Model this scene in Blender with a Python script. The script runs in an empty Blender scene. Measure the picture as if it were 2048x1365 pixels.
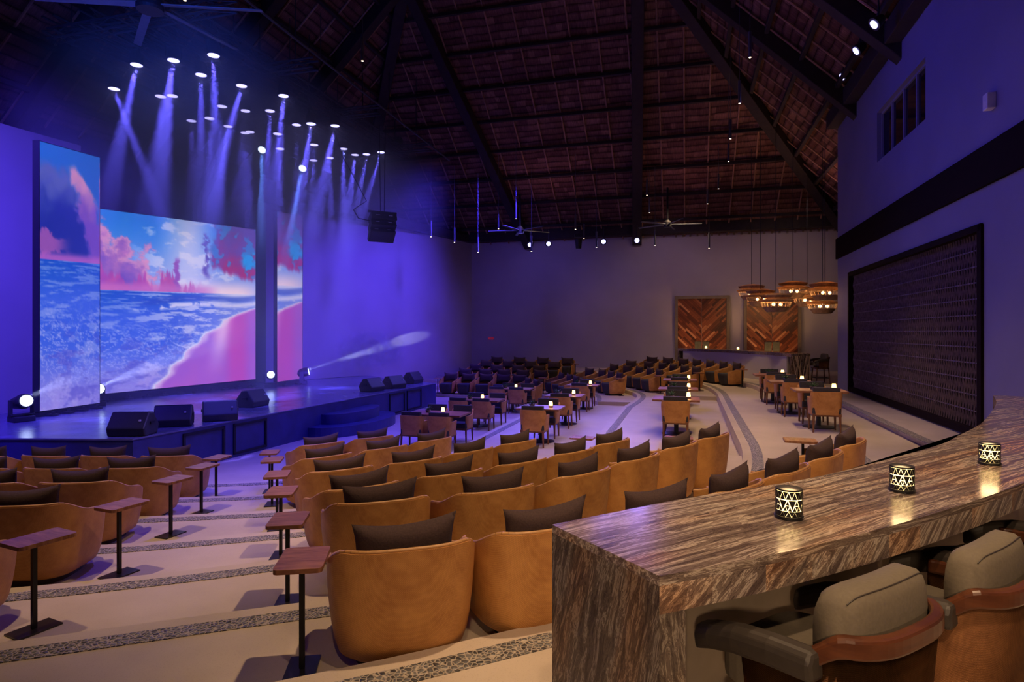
import bpy, bmesh, math, random
from mathutils import Vector, Matrix, noise
random.seed(7)
SC = bpy.context.scene
COL = SC.collection
PI = math.pi
# ------------------------------------------------------------------ frame of reference
F = 1240.0; CU = 1024.0; HV = 665.0; EYE = 2.62
AX = Vector((.2745, .9616)); BX = Vector((.9616, -.2745)); MS = 15.6
def sr(s, r): v = AX*s + BX*r; return (v.x, v.y)
def to_sr(p): q = Vector(p[:2]); return (q.dot(AX), q.dot(BX))
def mir(p): s, r = to_sr(p); return sr(2*MS-s, r)
def atY(u, v, Y): return Vector(((u-CU)*Y/F, Y, EYE-(v-HV)*Y/F))
def atZ(u, v, z):
    Y = (EYE-z)*F/(v-HV); return Vector(((u-CU)*Y/F, Y, z))
TZ = {'Z': .84, 'A': .72, 'B': .60, 'C': .48, 'D': .36, 'E': .24, 'F': .12, 'G': 0.0}
ORD = ['first', 'second', 'third', 'fourth', 'fifth', 'sixth', 'seventh', 'eighth', 'ninth', 'tenth', 'eleventh', 'twelfth']

# ------------------------------------------------------------------ materials
def lin(c):
    return tuple(((x/255)/12.92 if x/255 <= .04045 else ((x/255+.055)/1.055)**2.4) for x in c)
class NT:
    def __init__(s, name):
        s.m = bpy.data.materials.new(name); s.m.use_nodes = True
        s.t = s.m.node_tree; s.b = s.t.nodes['Principled BSDF']; s.o = s.t.nodes['Material Output']
    def n(s, typ, **kw):
        x = s.t.nodes.new(typ)
        for k, v in kw.items():
            if k.startswith('i_'):
                key = k[2:]; key = int(key) if key.isdigit() else key.replace('_', ' ')
                x.inputs[key].default_value = v
            else: setattr(x, k, v)
        return x
    def l(s, a, b): s.t.links.new(a, b)
    def coord(s, scale=(1, 1, 1), rot=(0, 0, 0), kind='Object'):
        tc = s.n('ShaderNodeTexCoord'); mp = s.n('ShaderNodeMapping')
        mp.inputs['Scale'].default_value = scale; mp.inputs['Rotation'].default_value = rot
        s.l(tc.outputs[kind], mp.inputs['Vector']); return mp.outputs['Vector']
    def ramp(s, fac, stops, interp='LINEAR'):
        r = s.n('ShaderNodeValToRGB'); r.color_ramp.interpolation = interp
        e = r.color_ramp.elements
        while len(e) < len(stops): e.new(.5)
        for i, (p, c) in enumerate(stops): e[i].position = p; e[i].color = (*c[:3], 1)
        s.l(fac, r.inputs['Fac']); return r.outputs['Color']
    def bump(s, h, strength=.3, dist=.01):
        b = s.n('ShaderNodeBump'); b.inputs['Strength'].default_value = strength; b.inputs['Distance'].default_value = dist
        s.l(h, b.inputs['Height']); s.l(b.outputs['Normal'], s.b.inputs['Normal'])
    def rough(s, v, metal=0, spec=None):
        s.b.inputs['Roughness'].default_value = v; s.b.inputs['Metallic'].default_value = metal
        if spec is not None: s.b.inputs['Specular IOR Level'].default_value = spec
def plain(name, c, rough=.6, metal=0, vary=.12, scale=8, bump=0, spec=None):
    n = NT(name); n.rough(rough, metal, spec)
    v = n.coord((scale,)*3)
    t = n.n('ShaderNodeTexNoise', i_Scale=1.0, i_Detail=4.0); n.l(v, t.inputs['Vector'])
    col = n.ramp(t.outputs['Fac'], [(.3, tuple(x*(1-vary) for x in c)), (.7, tuple(min(1, x*(1+vary)) for x in c))])
    n.l(col, n.b.inputs['Base Color'])
    if bump: n.bump(t.outputs['Fac'], bump, .01)
    return n.m
def emit(name, c, s, base=(.02, .02, .02)):
    n = NT(name); n.b.inputs['Base Color'].default_value = (*base, 1)
    n.b.inputs['Emission Color'].default_value = (*c, 1); n.b.inputs['Emission Strength'].default_value = s
    return n.m
def weave(name, c1, c2, scale, rough=.55, bump=.25):
    n = NT(name); n.rough(rough, 0, .35)
    v = n.coord((1, 1, 1))
    w1 = n.n('ShaderNodeTexWave', wave_type='BANDS', bands_direction='DIAGONAL', i_Scale=scale, i_Distortion=1.2, i_Detail=2.0)
    n.l(v, w1.inputs['Vector'])
    v2 = n.coord((1, -1, 1))
    w2 = n.n('ShaderNodeTexWave', wave_type='BANDS', bands_direction='DIAGONAL', i_Scale=scale, i_Distortion=1.2, i_Detail=2.0)
    n.l(v2, w2.inputs['Vector'])
    big = n.n('ShaderNodeTexNoise', i_Scale=5.0, i_Detail=5.0, i_Roughness=.7); n.l(v, big.inputs['Vector'])
    mx = n.n('ShaderNodeMath', operation='MULTIPLY'); n.l(w1.outputs['Fac'], mx.inputs[0]); n.l(w2.outputs['Fac'], mx.inputs[1])
    ad = n.n('ShaderNodeMath', operation='MULTIPLY_ADD'); n.l(mx.outputs[0], ad.inputs[0]); ad.inputs[1].default_value = .30; n.l(big.outputs['Fac'], ad.inputs[2])
    n.l(n.ramp(ad.outputs[0], [(.32, c1), (.80, c2)]), n.b.inputs['Base Color'])
    n.bump(mx.outputs[0], bump, .004)
    return n.m
def wood(name, c1, c2, scale=(3, 30, 3), rough=.4, rot=(0, 0, 0)):
    n = NT(name); n.rough(rough, 0, .4)
    v = n.coord(scale, rot)
    t = n.n('ShaderNodeTexNoise', i_Scale=1.0, i_Detail=6.0, i_Roughness=.6, i_Distortion=.6); n.l(v, t.inputs['Vector'])
    n.l(n.ramp(t.outputs['Fac'], [(.3, c1), (.5, tuple((a+b)/2 for a, b in zip(c1, c2))), (.68, c2)]), n.b.inputs['Base Color'])
    n.bump(t.outputs['Fac'], .12, .004)
    return n.m
M = {}
M['tan'] = weave('tan_woven_leather', (.40, .165, .045), (.66, .33, .10), 62, .5, .12)
M['piping'] = plain('tan_piping', (.50, .26, .09), .45)
M['seatfab'] = plain('charcoal_fabric', (.045, .042, .048), .9, 0, .2, 60, .15)
M['pillow'] = plain('brown_pillow_fabric', (.060, .034, .032), .95, 0, .18, 90, .2)
M['plinth'] = plain('dark_plinth', (.03, .015, .01), .6)
M['walnut'] = wood('walnut_wood', (.16, .055, .025), (.42, .19, .10), (5, 32, 5), .35)
M['legwood'] = wood('leg_wood', (.13, .05, .022), (.24, .10, .045), (20, 20, 4), .45)
M['black'] = plain('black_metal', (.012, .012, .014), .4, .3)
M['basemetal'] = plain('bronze_base_metal', (.05, .045, .05), .28, .6)
M['blackmatte'] = plain('black_matte', (.010, .010, .012), .85)
M['tubegrey'] = plain('grey_tube_metal', (.10, .10, .12), .35, .4)
M['darkmet'] = plain('dark_truss_metal', (.035, .035, .04), .5, .4)
M['rubber'] = plain('speaker_shell', (.018, .018, .022), .5)
M['beam'] = plain('dark_stained_beam', (.020, .012, .010), .8, 0, .3, 5)
M['pole'] = plain('roof_pole_wood', (.30, .16, .10), .85, 0, .3, 4)
M['leaf'] = plain('succulent_leaf', (.09, .20, .09), .5, 0, .3, 30)
M['ceram'] = plain('ceramic_pot', (.10, .09, .08), .6)
M['taupe'] = plain('taupe_upholstery', (.175, .145, .105), .85, 0, .08, 80, .1)
M['darkleather'] = plain('dark_grey_leather', (.045, .036, .030), .5, 0, .12, 40, .05)
M['stoolwood'] = wood('red_brown_wood', (.06, .018, .009), (.15, .050, .022), (4, 4, 24), .3)
M['rattan'] = weave('rattan_cloth', (.13, .045, .015), (.42, .18, .065), 120, .7, .5)
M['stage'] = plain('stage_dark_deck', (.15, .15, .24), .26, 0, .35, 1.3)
M['stageside'] = plain('stage_side_blue_lit', (.030, .034, .13), .45, 0, .2, 3)  # black panels; the blue of the stage light is mixed into this colour
M['wire'] = plain('wire_black', (.01, .01, .012), .5)
M['white'] = plain('white_plastic', (.6, .6, .6), .4)
M['lensblue'] = emit('blue_lamp_lens', (.40, .38, 1.0), 6.0)
M['lenswhite'] = emit('pale_lamp_lens', (.60, .75, 1.0), 6)
M['lensoff'] = emit('dim_lamp_lens', (.25, .45, .9), 3)
M['warmlens'] = emit('warm_lens', (1, .72, .42), 9)
M['candle'] = emit('candle_glow', (1.0, .55, .16), 6)
M['bulb'] = emit('bulb_glow', (1.0, .50, .18), 8)
M['lantglow'] = emit('lantern_glow', (1.0, .66, .24), 5.0)
M['glass'] = NT('candle_glass').m
_g = M['glass'].node_tree.nodes['Principled BSDF']; _g.inputs['Base Color'].default_value = (.9, .6, .3, 1)
_g.inputs['Transmission Weight'].default_value = .9; _g.inputs['Roughness'].default_value = .2

def floor_mat():
    n = NT('cream_terrazzo'); n.rough(.42, 0, .35)
    v = n.coord((1, 1, 1))
    t = n.n('ShaderNodeTexNoise', i_Scale=1.1, i_Detail=6.0, i_Roughness=.6); n.l(v, t.inputs['Vector'])
    f = n.n('ShaderNodeTexNoise', i_Scale=140.0, i_Detail=2.0); n.l(v, f.inputs['Vector'])
    a = n.ramp(t.outputs['Fac'], [(.3, (.52, .43, .33)), (.7, (.64, .54, .43))])
    b = n.ramp(f.outputs['Fac'], [(.28, (.55, .5, .45)), (.42, (1, 1, 1))])
    mx = n.n('ShaderNodeMix', data_type='RGBA', blend_type='MULTIPLY'); mx.inputs['Factor'].default_value = .35
    n.l(a, mx.inputs['A']); n.l(b, mx.inputs['B']); n.l(mx.outputs['Result'], n.b.inputs['Base Color'])
    n.bump(f.outputs['Fac'], .08, .002); return n.m
M['floor'] = floor_mat()
def pebble_mat():
    n = NT('set_pebbles'); n.rough(.45, 0, .4)
    v = n.coord((1, 1, 1))
    d = n.n('ShaderNodeTexVoronoi', feature='DISTANCE_TO_EDGE', i_Scale=34.0); n.l(v, d.inputs['Vector'])
    c = n.n('ShaderNodeTexVoronoi', feature='F1', i_Scale=34.0); n.l(v, c.inputs['Vector'])
    sep = n.n('ShaderNodeSeparateColor'); n.l(c.outputs['Color'], sep.inputs[0])
    a = n.ramp(sep.outputs[0], [(0, (.05, .05, .055)), (1, (.20, .20, .20))])
    e = n.ramp(d.outputs['Distance'], [(.05, (1, 1, 1)), (.13, (0, 0, 0))])
    mx = n.n('ShaderNodeMix', data_type='RGBA'); n.l(e, mx.inputs['Factor']); n.l(a, mx.inputs['A']); mx.inputs['B'].default_value = (.52, .45, .36, 1)
    n.l(mx.outputs['Result'], n.b.inputs['Base Color'])
    r = n.ramp(d.outputs['Distance'], [(0, (0, 0, 0)), (.4, (1, 1, 1))]); n.bump(r, .9, .012); return n.m
M['pebble'] = pebble_mat()
def wall_mat(name, c):
    n = NT(name); n.rough(.85, 0, .2)
    v = n.coord((1, 1, 1))
    t = n.n('ShaderNodeTexNoise', i_Scale=.7, i_Detail=6.0); n.l(v, t.inputs['Vector'])
    n.l(n.ramp(t.outputs['Fac'], [(.3, tuple(x*.93 for x in c)), (.7, tuple(x*1.05 for x in c))]), n.b.inputs['Base Color'])
    f = n.n('ShaderNodeTexNoise', i_Scale=60.0, i_Detail=3.0); n.l(v, f.inputs['Vector']); n.bump(f.outputs['Fac'], .06, .003)
    return n.m
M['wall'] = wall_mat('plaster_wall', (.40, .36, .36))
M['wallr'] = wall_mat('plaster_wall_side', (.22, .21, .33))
M['drape'] = plain('black_drape', (.008, .008, .012), .95)
M['darktrim'] = plain('dark_brown_trim', (.014, .007, .006), .95, 0, .1, 8, 0, .05)
M['palebar'] = wall_mat('pale_bar_panel', (.52, .48, .50))
def thatch():
    n = NT('palm_thatch'); n.rough(.95, 0, .1)
    v = n.coord((1, 1, 1), kind='UV')
    nz = n.n('ShaderNodeTexNoise', i_Scale=1.1, i_Detail=3.0); n.l(v, nz.inputs['Vector'])
    va = n.n('ShaderNodeVectorMath', operation='MULTIPLY_ADD'); n.l(nz.outputs['Color'], va.inputs[0]); va.inputs[1].default_value = (.3, .16, 0); n.l(v, va.inputs[2])
    sx = n.n('ShaderNodeSeparateXYZ'); n.l(va.outputs[0], sx.inputs[0])
    ml = n.n('ShaderNodeMath', operation='MULTIPLY'); n.l(sx.outputs[1], ml.inputs[0]); ml.inputs[1].default_value = 3.4
    fr0 = n.n('ShaderNodeMath', operation='FRACT'); n.l(ml.outputs[0], fr0.inputs[0])
    fl0 = n.n('ShaderNodeMath', operation='FLOOR'); n.l(ml.outputs[0], fl0.inputs[0])
    course = n.ramp(fr0.outputs[0], [(0, (.12, .12, .12)), (.16, (.7, .7, .7)), (.75, (1, 1, 1)), (1, (.55, .55, .55))])
    cb = n.n('ShaderNodeCombineXYZ'); n.l(sx.outputs[0], cb.inputs[0]); n.l(fl0.outputs[0], cb.inputs[1])
    mp3 = n.n('ShaderNodeMapping'); mp3.inputs['Scale'].default_value = (1.7, 1.37, 1); n.l(cb.outputs[0], mp3.inputs['Vector'])
    vo = n.n('ShaderNodeTexVoronoi', feature='F1', i_Scale=1.0); n.l(mp3.outputs[0], vo.inputs['Vector'])
    sc3 = n.n('ShaderNodeSeparateColor'); n.l(vo.outputs['Color'], sc3.inputs[0])
    patch = n.ramp(sc3.outputs[0], [(0, (.13, .06, .05)), (.6, (.20, .10, .08)), (1, (.30, .16, .12))])
    br = n.n('ShaderNodeMix', data_type='RGBA', blend_type='MULTIPLY'); br.inputs['Factor'].default_value = 1
    n.l(patch, br.inputs['A']); n.l(course, br.inputs['B'])
    v2 = n.coord((30, 3, 1), kind='UV')
    fi = n.n('ShaderNodeTexNoise', i_Scale=1.0, i_Detail=5.0, i_Roughness=.7); n.l(v2, fi.inputs['Vector'])
    fr = n.ramp(fi.outputs['Fac'], [(.3, (.45, .45, .45)), (.7, (1.25, 1.2, 1.15))])
    mx = n.n('ShaderNodeMix', data_type='RGBA', blend_type='MULTIPLY'); mx.inputs['Factor'].default_value = 1
    n.l(br.outputs['Result'], mx.inputs['A']); n.l(fr, mx.inputs['B']); n.l(mx.outputs['Result'], n.b.inputs['Base Color'])
    n.bump(course, .8, .05); return n.m
M['thatch'] = thatch()
def marble(name, rot, dark=1.0, stretch=(1, 1, 1), blocks=False):
    n = NT(name); n.rough(.17, 0, .4)
    v = n.coord(stretch, rot)
    if blocks:
        # butt-jointed pieces, each cut from another place of the slab
        sx = n.n('ShaderNodeSeparateXYZ'); tc = n.coord((1, 1, 1), (0, 0, -.55)); n.l(tc, sx.inputs[0])
        q = n.n('ShaderNodeMath', operation='MULTIPLY'); n.l(sx.outputs[0], q.inputs[0]); q.inputs[1].default_value = 4.6
        fl = n.n('ShaderNodeMath', operation='FLOOR'); n.l(q.outputs[0], fl.inputs[0])
        wn = n.n('ShaderNodeTexWhiteNoise', noise_dimensions='1D'); n.l(fl.outputs[0], wn.inputs['W'])
        off = n.n('ShaderNodeVectorMath', operation='MULTIPLY_ADD'); n.l(wn.outputs['Color'], off.inputs[0]); off.inputs[1].default_value = (3, 3, 3); n.l(v, off.inputs[2]); v = off.outputs[0]
    w0 = n.n('ShaderNodeTexNoise', i_Scale=1.1, i_Detail=4.0, i_Roughness=.55); n.l(v, w0.inputs['Vector'])
    ds = n.n('ShaderNodeVectorMath', operation='MULTIPLY_ADD'); n.l(w0.outputs['Color'], ds.inputs[0]); ds.inputs[1].default_value = (.2, .13, .13); n.l(v, ds.inputs[2])
    mp = n.n('ShaderNodeMapping'); mp.inputs['Scale'].default_value = (.75, 40, 40); n.l(ds.outputs[0], mp.inputs['Vector'])
    w = n.n('ShaderNodeTexNoise', i_Scale=1.0, i_Detail=9.0, i_Roughness=.68, i_Distortion=.5); n.l(mp.outputs[0], w.inputs['Vector'])
    big = n.n('ShaderNodeMapping'); big.inputs['Scale'].default_value = (.9, 5, 5); n.l(ds.outputs[0], big.inputs['Vector'])
    w2 = n.n('ShaderNodeTexNoise', i_Scale=1.0, i_Detail=3.0); n.l(big.outputs[0], w2.inputs['Vector'])
    d = dark
    c = n.ramp(w.outputs['Fac'], [(.28, (.035*d, .025*d, .024*d)), (.38, (.12*d, .085*d, .072*d)), (.415, (.06*d, .042*d, .038*d)), (.455, (.21*d, .16*d, .13*d)), (.485, (.10*d, .07*d, .058*d)), (.52, (.25*d, .195*d, .155*d)), (.555, (.52*d, .44*d, .35*d)), (.585, (.12*d, .085*d, .07*d)), (.64, (.27*d, .20*d, .16*d)), (.68, (.06*d, .043*d, .04*d)), (.8, (.12*d, .09*d, .075*d))])
    rust = n.ramp(w2.outputs['Fac'], [(.34, (.80, .78, .84)), (.5, (1, 1, 1)), (.66, (1.15, .84, .62))])
    mx = n.n('ShaderNodeMix', data_type='RGBA', blend_type='MULTIPLY'); mx.inputs['Factor'].default_value = .9
    n.l(c, mx.inputs['A']); n.l(rust, mx.inputs['B']); n.l(mx.outputs['Result'], n.b.inputs['Base Color'])
    return n.m
M['marble'] = marble('banded_marble_top', (0, 0, -.56), 1.25)
M['marble_edge'] = marble('banded_marble_edge', (0, .85, -.5), 1.3, (1, 1, 1), True)
M['marble_end'] = marble('banded_marble_end', (0, PI/2, .3), .62)
def chevron():
    n = NT('chevron_planks'); n.rough(.35, 0, .4)
    tc = n.n('ShaderNodeTexCoord'); sp = n.n('ShaderNodeSeparateXYZ'); n.l(tc.outputs['Object'], sp.inputs[0])
    ab = n.n('ShaderNodeMath', operation='ABSOLUTE'); n.l(sp.outputs[0], ab.inputs[0])
    def m(op, a, b=None):
        x = n.n('ShaderNodeMath', operation=op)
        for i, y in enumerate((a, b)):
            if y is None: continue
            if isinstance(y, (int, float)): x.inputs[i].default_value = y
            else: n.l(y, x.inputs[i])
        return x.outputs[0]
    p = m('MULTIPLY', m('SUBTRACT', sp.outputs[2], ab.outputs[0]), 7.5)
    q = m('ADD', sp.outputs[2], ab.outputs[0])
    idx = m('FLOOR', p); fr = m('FRACT', p)
    sg = m('SIGN', sp.outputs[0])
    wn = n.n('ShaderNodeTexWhiteNoise', noise_dimensions='2D'); cb = n.n('ShaderNodeCombineXYZ'); n.l(idx, cb.inputs[0]); n.l(sg, cb.inputs[1]); n.l(cb.outputs[0], wn.inputs['Vector'])
    qq = m('FLOOR', m('ADD', m('MULTIPLY', q, 1.1), m('MULTIPLY', wn.outputs['Value'], 5)))
    wn2 = n.n('ShaderNodeTexWhiteNoise', noise_dimensions='3D'); cb2 = n.n('ShaderNodeCombineXYZ'); n.l(idx, cb2.inputs[0]); n.l(qq, cb2.inputs[1]); n.l(sg, cb2.inputs[2]); n.l(cb2.outputs[0], wn2.inputs['Vector'])
    c = n.ramp(wn2.outputs['Value'], [(0, (.05, .014, .007)), (.45, (.17, .045, .016)), (.82, (.28, .085, .03)), (1, (.58, .28, .13))])
    e = n.ramp(fr, [(0, (.25, .25, .25)), (.07, (1, 1, 1)), (.93, (1, 1, 1)), (1, (.25, .25, .25))])
    mx = n.n('ShaderNodeMix', data_type='RGBA', blend_type='MULTIPLY'); mx.inputs['Factor'].default_value = 1
    n.l(c, mx.inputs['A']); n.l(e, mx.inputs['B']); n.l(mx.outputs['Result'], n.b.inputs['Base Color']); return n.m
M['chevron'] = chevron()
M['doorframe'] = plain('door_frame_wood', (.17, .13, .08), .6)
M['cord'] = plain('woven_cord_panel', (.11, .075, .08), .9, 0, .4, 12)
M['cordlight'] = plain('woven_cord_band', (.17, .13, .17), .9, 0, .3, 12)
M['barfront'] = plain('bar_front_plaster', (.33, .27, .21), .8)
M['lampweave'] = weave('lamp_weave', (.22, .13, .08), (.55, .38, .25), 60, .8, .4)
M['plate'] = plain('bronze_plate', (.10, .11, .08), .45, .5)
M['windowdark'] = plain('window_glass_dark', (.006, .006, .01), .08)
M['branch'] = plain('carved_branch', (.35, .26, .18), .7, 0, .3, 6)

# ------------------------------------------------------------------ mesh helpers
def finish(bm, name, mat, parent=None, smooth=False, bevel=0, recalc=True, loc=None):
    if recalc: bmesh.ops.recalc_face_normals(bm, faces=bm.faces)
    me = bpy.data.meshes.new(name); bm.to_mesh(me); bm.free()
    if smooth:
        for p in me.polygons: p.use_smooth = True
    o = bpy.data.objects.new(name, me); COL.objects.link(o)
    if mat is not None: me.materials.append(mat if not isinstance(mat, str) else M[mat])
    if parent is not None: o.parent = parent
    if loc is not None: o.location = loc
    if bevel:
        b = o.modifiers.new('bevel', 'BEVEL'); b.width = bevel; b.segments = 2; b.limit_method = 'ANGLE'; b.angle_limit = .6
    return o
def box(bm, cx, cy, cz, sx, sy, sz, mat=None):
    g = bmesh.ops.create_cube(bm, size=1)
    bmesh.ops.scale(bm, vec=(sx, sy, sz), verts=g['verts'])
    if mat is not None: bmesh.ops.transform(bm, matrix=mat, verts=g['verts'])
    bmesh.ops.translate(bm, vec=(cx, cy, cz), verts=g['verts']); return g['verts']
def tube(bm, a, b, r1, r2=None, seg=10, caps=True):
    a = Vector(a); b = Vector(b); r2 = r1 if r2 is None else r2
    d = b-a
    if d.length < 1e-6: return
    q = d.to_track_quat('Z', 'Y')
    ra = [bm.verts.new(a + q @ Vector((r1*math.cos(2*PI*i/seg), r1*math.sin(2*PI*i/seg), 0))) for i in range(seg)]
    rb = [bm.verts.new(b + q @ Vector((r2*math.cos(2*PI*i/seg), r2*math.sin(2*PI*i/seg), 0))) for i in range(seg)]
    for i in range(seg): bm.faces.new((ra[i], ra[(i+1) % seg], rb[(i+1) % seg], rb[i]))
    if caps: bm.faces.new(ra[::-1]); bm.faces.new(rb)
def lathe(bm, prof, seg=24, c=(0, 0, 0)):
    rings = []
    for r, z in prof:
        rings.append([bm.verts.new((c[0]+r*math.cos(2*PI*i/seg), c[1]+r*math.sin(2*PI*i/seg), c[2]+z)) for i in range(seg)])
    for k in range(len(rings)-1):
        for i in range(seg): bm.faces.new((rings[k][i], rings[k][(i+1) % seg], rings[k+1][(i+1) % seg], rings[k+1][i]))
    bm.faces.new(rings[0][::-1]); bm.faces.new(rings[-1])
def prism(bm, pts, z0, z1):
    lo = [bm.verts.new((p[0], p[1], z0)) for p in pts]; hi = [bm.verts.new((p[0], p[1], z1)) for p in pts]
    n = len(pts)
    for i in range(n): bm.faces.new((lo[i], lo[(i+1) % n], hi[(i+1) % n], hi[i]))
    f1 = bm.faces.new(lo[::-1]); f2 = bm.faces.new(hi)
    bmesh.ops.triangulate(bm, faces=[f1, f2])
def rrect(w, d, r, seg=5, cx=0, cy=0):
    pts = []
    for (sx, sy, a0) in ((1, 1, 0), (-1, 1, PI/2), (-1, -1, PI), (1, -1, 1.5*PI)):
        for i in range(seg+1):
            a = a0 + i*PI/2/seg
            pts.append((cx+sx*(w/2-r)+r*math.cos(a), cy+sy*(d/2-r)+r*math.sin(a)))
    return pts
def thing(name, label, cat, loc=(0, 0, 0), rz=0, group=None):
    o = bpy.data.objects.new(name, None); COL.objects.link(o); o.empty_display_size = .1
    o.location = loc; o.rotation_euler = (0, 0, rz); o['label'] = label; o['category'] = cat
    if group: o['group'] = group
    return o
def tag(o, label, cat, group=None):
    o['label'] = label; o['category'] = cat
    if group: o['group'] = group
    return o
def struct(o): o['kind'] = 'structure'; return o
def dup(root, loc, rz, label, group=None):
    r = root.copy(); COL.objects.link(r); r.location = loc; r.rotation_euler = (0, 0, rz); r['label'] = label
    if group: r['group'] = group
    def kids(src, dst):
        for ch in src.children:
            c = ch.copy(); COL.objects.link(c); c.parent = dst; c.matrix_parent_inverse = ch.matrix_parent_inverse.copy()
            kids(ch, c)
    kids(root, r); return r
class Proto:
    """first placement uses the prototype itself, later ones copy it"""
    def __init__(s, root): s.root = root; s.used = False
    def put(s, loc, rz, label, group=None):
        if not s.used:
            s.used = True; r = s.root; r.location = loc; r.rotation_euler = (0, 0, rz); r['label'] = label
            if group: r['group'] = group
            return r
        return dup(s.root, loc, rz, label, group)
def rotz_to(nx, ny): return math.atan2(-nx, ny)   # local +Y -> (nx, ny)

def spot(name, loc, tgt, power, color, size=60, blend=.5, rad=.08):
    l = bpy.data.lights.new(name, 'SPOT'); l.energy = power; l.color = color; l.spot_size = math.radians(size); l.spot_blend = blend; l.shadow_soft_size = rad
    o = bpy.data.objects.new(name, l); COL.objects.link(o); o.location = loc
    d = Vector(tgt)-Vector(loc); o.rotation_euler = d.to_track_quat('-Z', 'Y').to_euler(); return o
def point(name, loc, power, color, rad=.05):
    l = bpy.data.lights.new(name, 'POINT'); l.energy = power; l.color = color; l.shadow_soft_size = rad
    o = bpy.data.objects.new(name, l); COL.objects.link(o); o.location = loc; return o

# ------------------------------------------------------------------ camera
cam = bpy.data.cameras.new('camera'); cam.sensor_width = 36; cam.lens = 36*F/2048; cam.shift_y = -(682.5-HV)/2048; cam.clip_end = 200
co = bpy.data.objects.new('camera', cam); COL.objects.link(co); co.location = (0, 0, EYE); co.rotation_euler = (PI/2, 0, 0)
SC.camera = co
SC.view_settings.view_transform = 'Standard'; SC.view_settings.look = 'None'; SC.view_settings.gamma = 1; SC.view_settings.exposure = 0
SC.view_settings.use_curve_mapping = False
w = bpy.data.worlds.new('world'); SC.world = w; w.use_nodes = True
w.node_tree.nodes['Background'].inputs[0].default_value = (.10, .12, .35, 1); w.node_tree.nodes['Background'].inputs[1].default_value = .0

# ------------------------------------------------------------------ strip curves and tiers
S = {}
S['Z'] = [(-14, 1.9), (-8, 1.9), (-5, 2.0), (-3, 2.3), (-1.6, 2.78), (-.69, 3.15), (.23, 3.585), (1.0, 3.95), (2.0, 4.65), (3.0, 5.55), (3.9, 6.7), (4.5, 7.7), (4.85, 8.5), (5.05, 9.1)]
S['A'] = [(-14, 3.1), (-8, 3.1), (-5, 3.2), (-3.6, 3.45), (-2.99, 3.62), (-1.95, 3.98), (-1.41, 4.16), (-.7, 4.38), (-.05, 4.65), (.64, 5.03), (1.22, 5.46), (1.93, 6.15), (2.46, 6.8), (2.95, 7.6), (3.46, 8.73), (3.9, 9.9), (4.24, 11.0)]
S['B'] = [(-14, 4.4), (-8, 4.4), (-5, 4.5), (-3.8, 4.72), (-2.52, 5.12), (-1.3, 5.62), (-.5, 5.98), (.1, 6.45), (.75, 7.1), (1.38, 7.8), (1.98, 8.5), (2.55, 9.35), (2.9, 10.15)]
S['C'] = [(-14, 6.0), (-8, 6.0), (-4.5, 6.0), (-3.09, 6.29), (-1.95, 6.65), (-1.14, 7.1), (-.4, 7.62), (.2, 8.2), (.75, 8.9), (1.2, 9.7), (1.55, 10.7), (1.86, 12.0), (2.12, 13.4)]
S['D'] = [(-14, 7.3), (-8, 7.3), (-5.5, 7.3), (-3.7, 7.53), (-2.5, 7.8), (-1.73, 8.25), (-1.09, 8.9), (-.5, 9.65), (-.1, 10.4), (.2, 11.1)]
S['E'] = [(-14, 8.6), (-8, 8.6), (-6, 8.6), (-4.31, 8.78), (-3.1, 9.05), (-2.4, 9.6), (-1.85, 10.35), (-1.35, 11.3), (-.95, 12.4), (-.57, 14.1)]
S['F'] = [(-14, 9.95), (-8, 9.95), (-6, 9.95), (-4.94, 10.07), (-3.7, 10.35), (-2.9, 10.95), (-2.3, 11.75), (-1.95, 12.6)]
RST = {'A': 1.05, 'C': -1.62, 'E': -4.4, 'Z': 3.75}   # straight middle runs
def offset(pts, d):
    """shift a polyline towards the stage side (left of travel) by d"""
    out = []
    for i, p in enumerate(pts):
        a = Vector(pts[max(0, i-1)]); b = Vector(pts[min(len(pts)-1, i+1)]); t = (b-a).normalized(); n = Vector((-t.y, t.x))
        out.append((p[0]+n.x*d, p[1]+n.y*d))
    return out
def smooth_line(pts, k=5):
    out = []
    n = len(pts)
    for i in range(n-1):
        p0 = Vector(pts[max(0, i-1)]); p1 = Vector(pts[i]); p2 = Vector(pts[i+1]); p3 = Vector(pts[min(n-1, i+2)])
        for j in range(k):
            t = j/k
            out.append(tuple(.5*((2*p1)+(-p0+p2)*t+(2*p0-5*p1+4*p2-p3)*t*t+(-p0+3*p1-3*p2+p3)*t**3)))
    out.append(tuple(pts[-1])); return out
def full_curve(k):
    """strip curve near + middle + mirrored far"""
    near = smooth_line(S[k])
    if k in ('A', 'C', 'E'):
        pass
    else:
        nxt = {'Z': 3.75, 'B': 1.05+.30, 'D': -1.62+.30, 'F': -4.4+.30}[k]
        s0 = to_sr(near[-1])[0]
        near = near + [sr(s0+.0, nxt)]
    if k in ('A', 'C', 'E'):
        s_end, r_end = to_sr(near[-1]); near = near[:-1] + [sr(s_end, RST[k])]
    far = [mir(p) for p in near][::-1]
    return near, far
CURVES = {k: full_curve(k) for k in 'ZABCDEF'}
def build_tier(k):
    near, far = CURVES[k]
    line = offset(near, .21)[:] + offset(far, .21)[:]
    if k in 'BDF' or k == 'Z':
        # join of the narrow tread hides just under the tier above
        pass
    fl = mir((-14, 1.0)); 
    pts = line + [(fl[0]-2, 36.0), (20, 36.0), (20, -4), (-14, -4)]
    bm = bmesh.new(); prism(bm, pts, -.15, TZ[k])
    return struct(finish(bm, 'floor', 'floor'))
bm = bmesh.new(); prism(bm, [(-16, -4), (20, -4), (20, 38), (-16, 38)], -.2, 0.0); struct(finish(bm, 'floor', 'floor'))
for k in 'ZABCDEF': build_tier(k)
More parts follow.
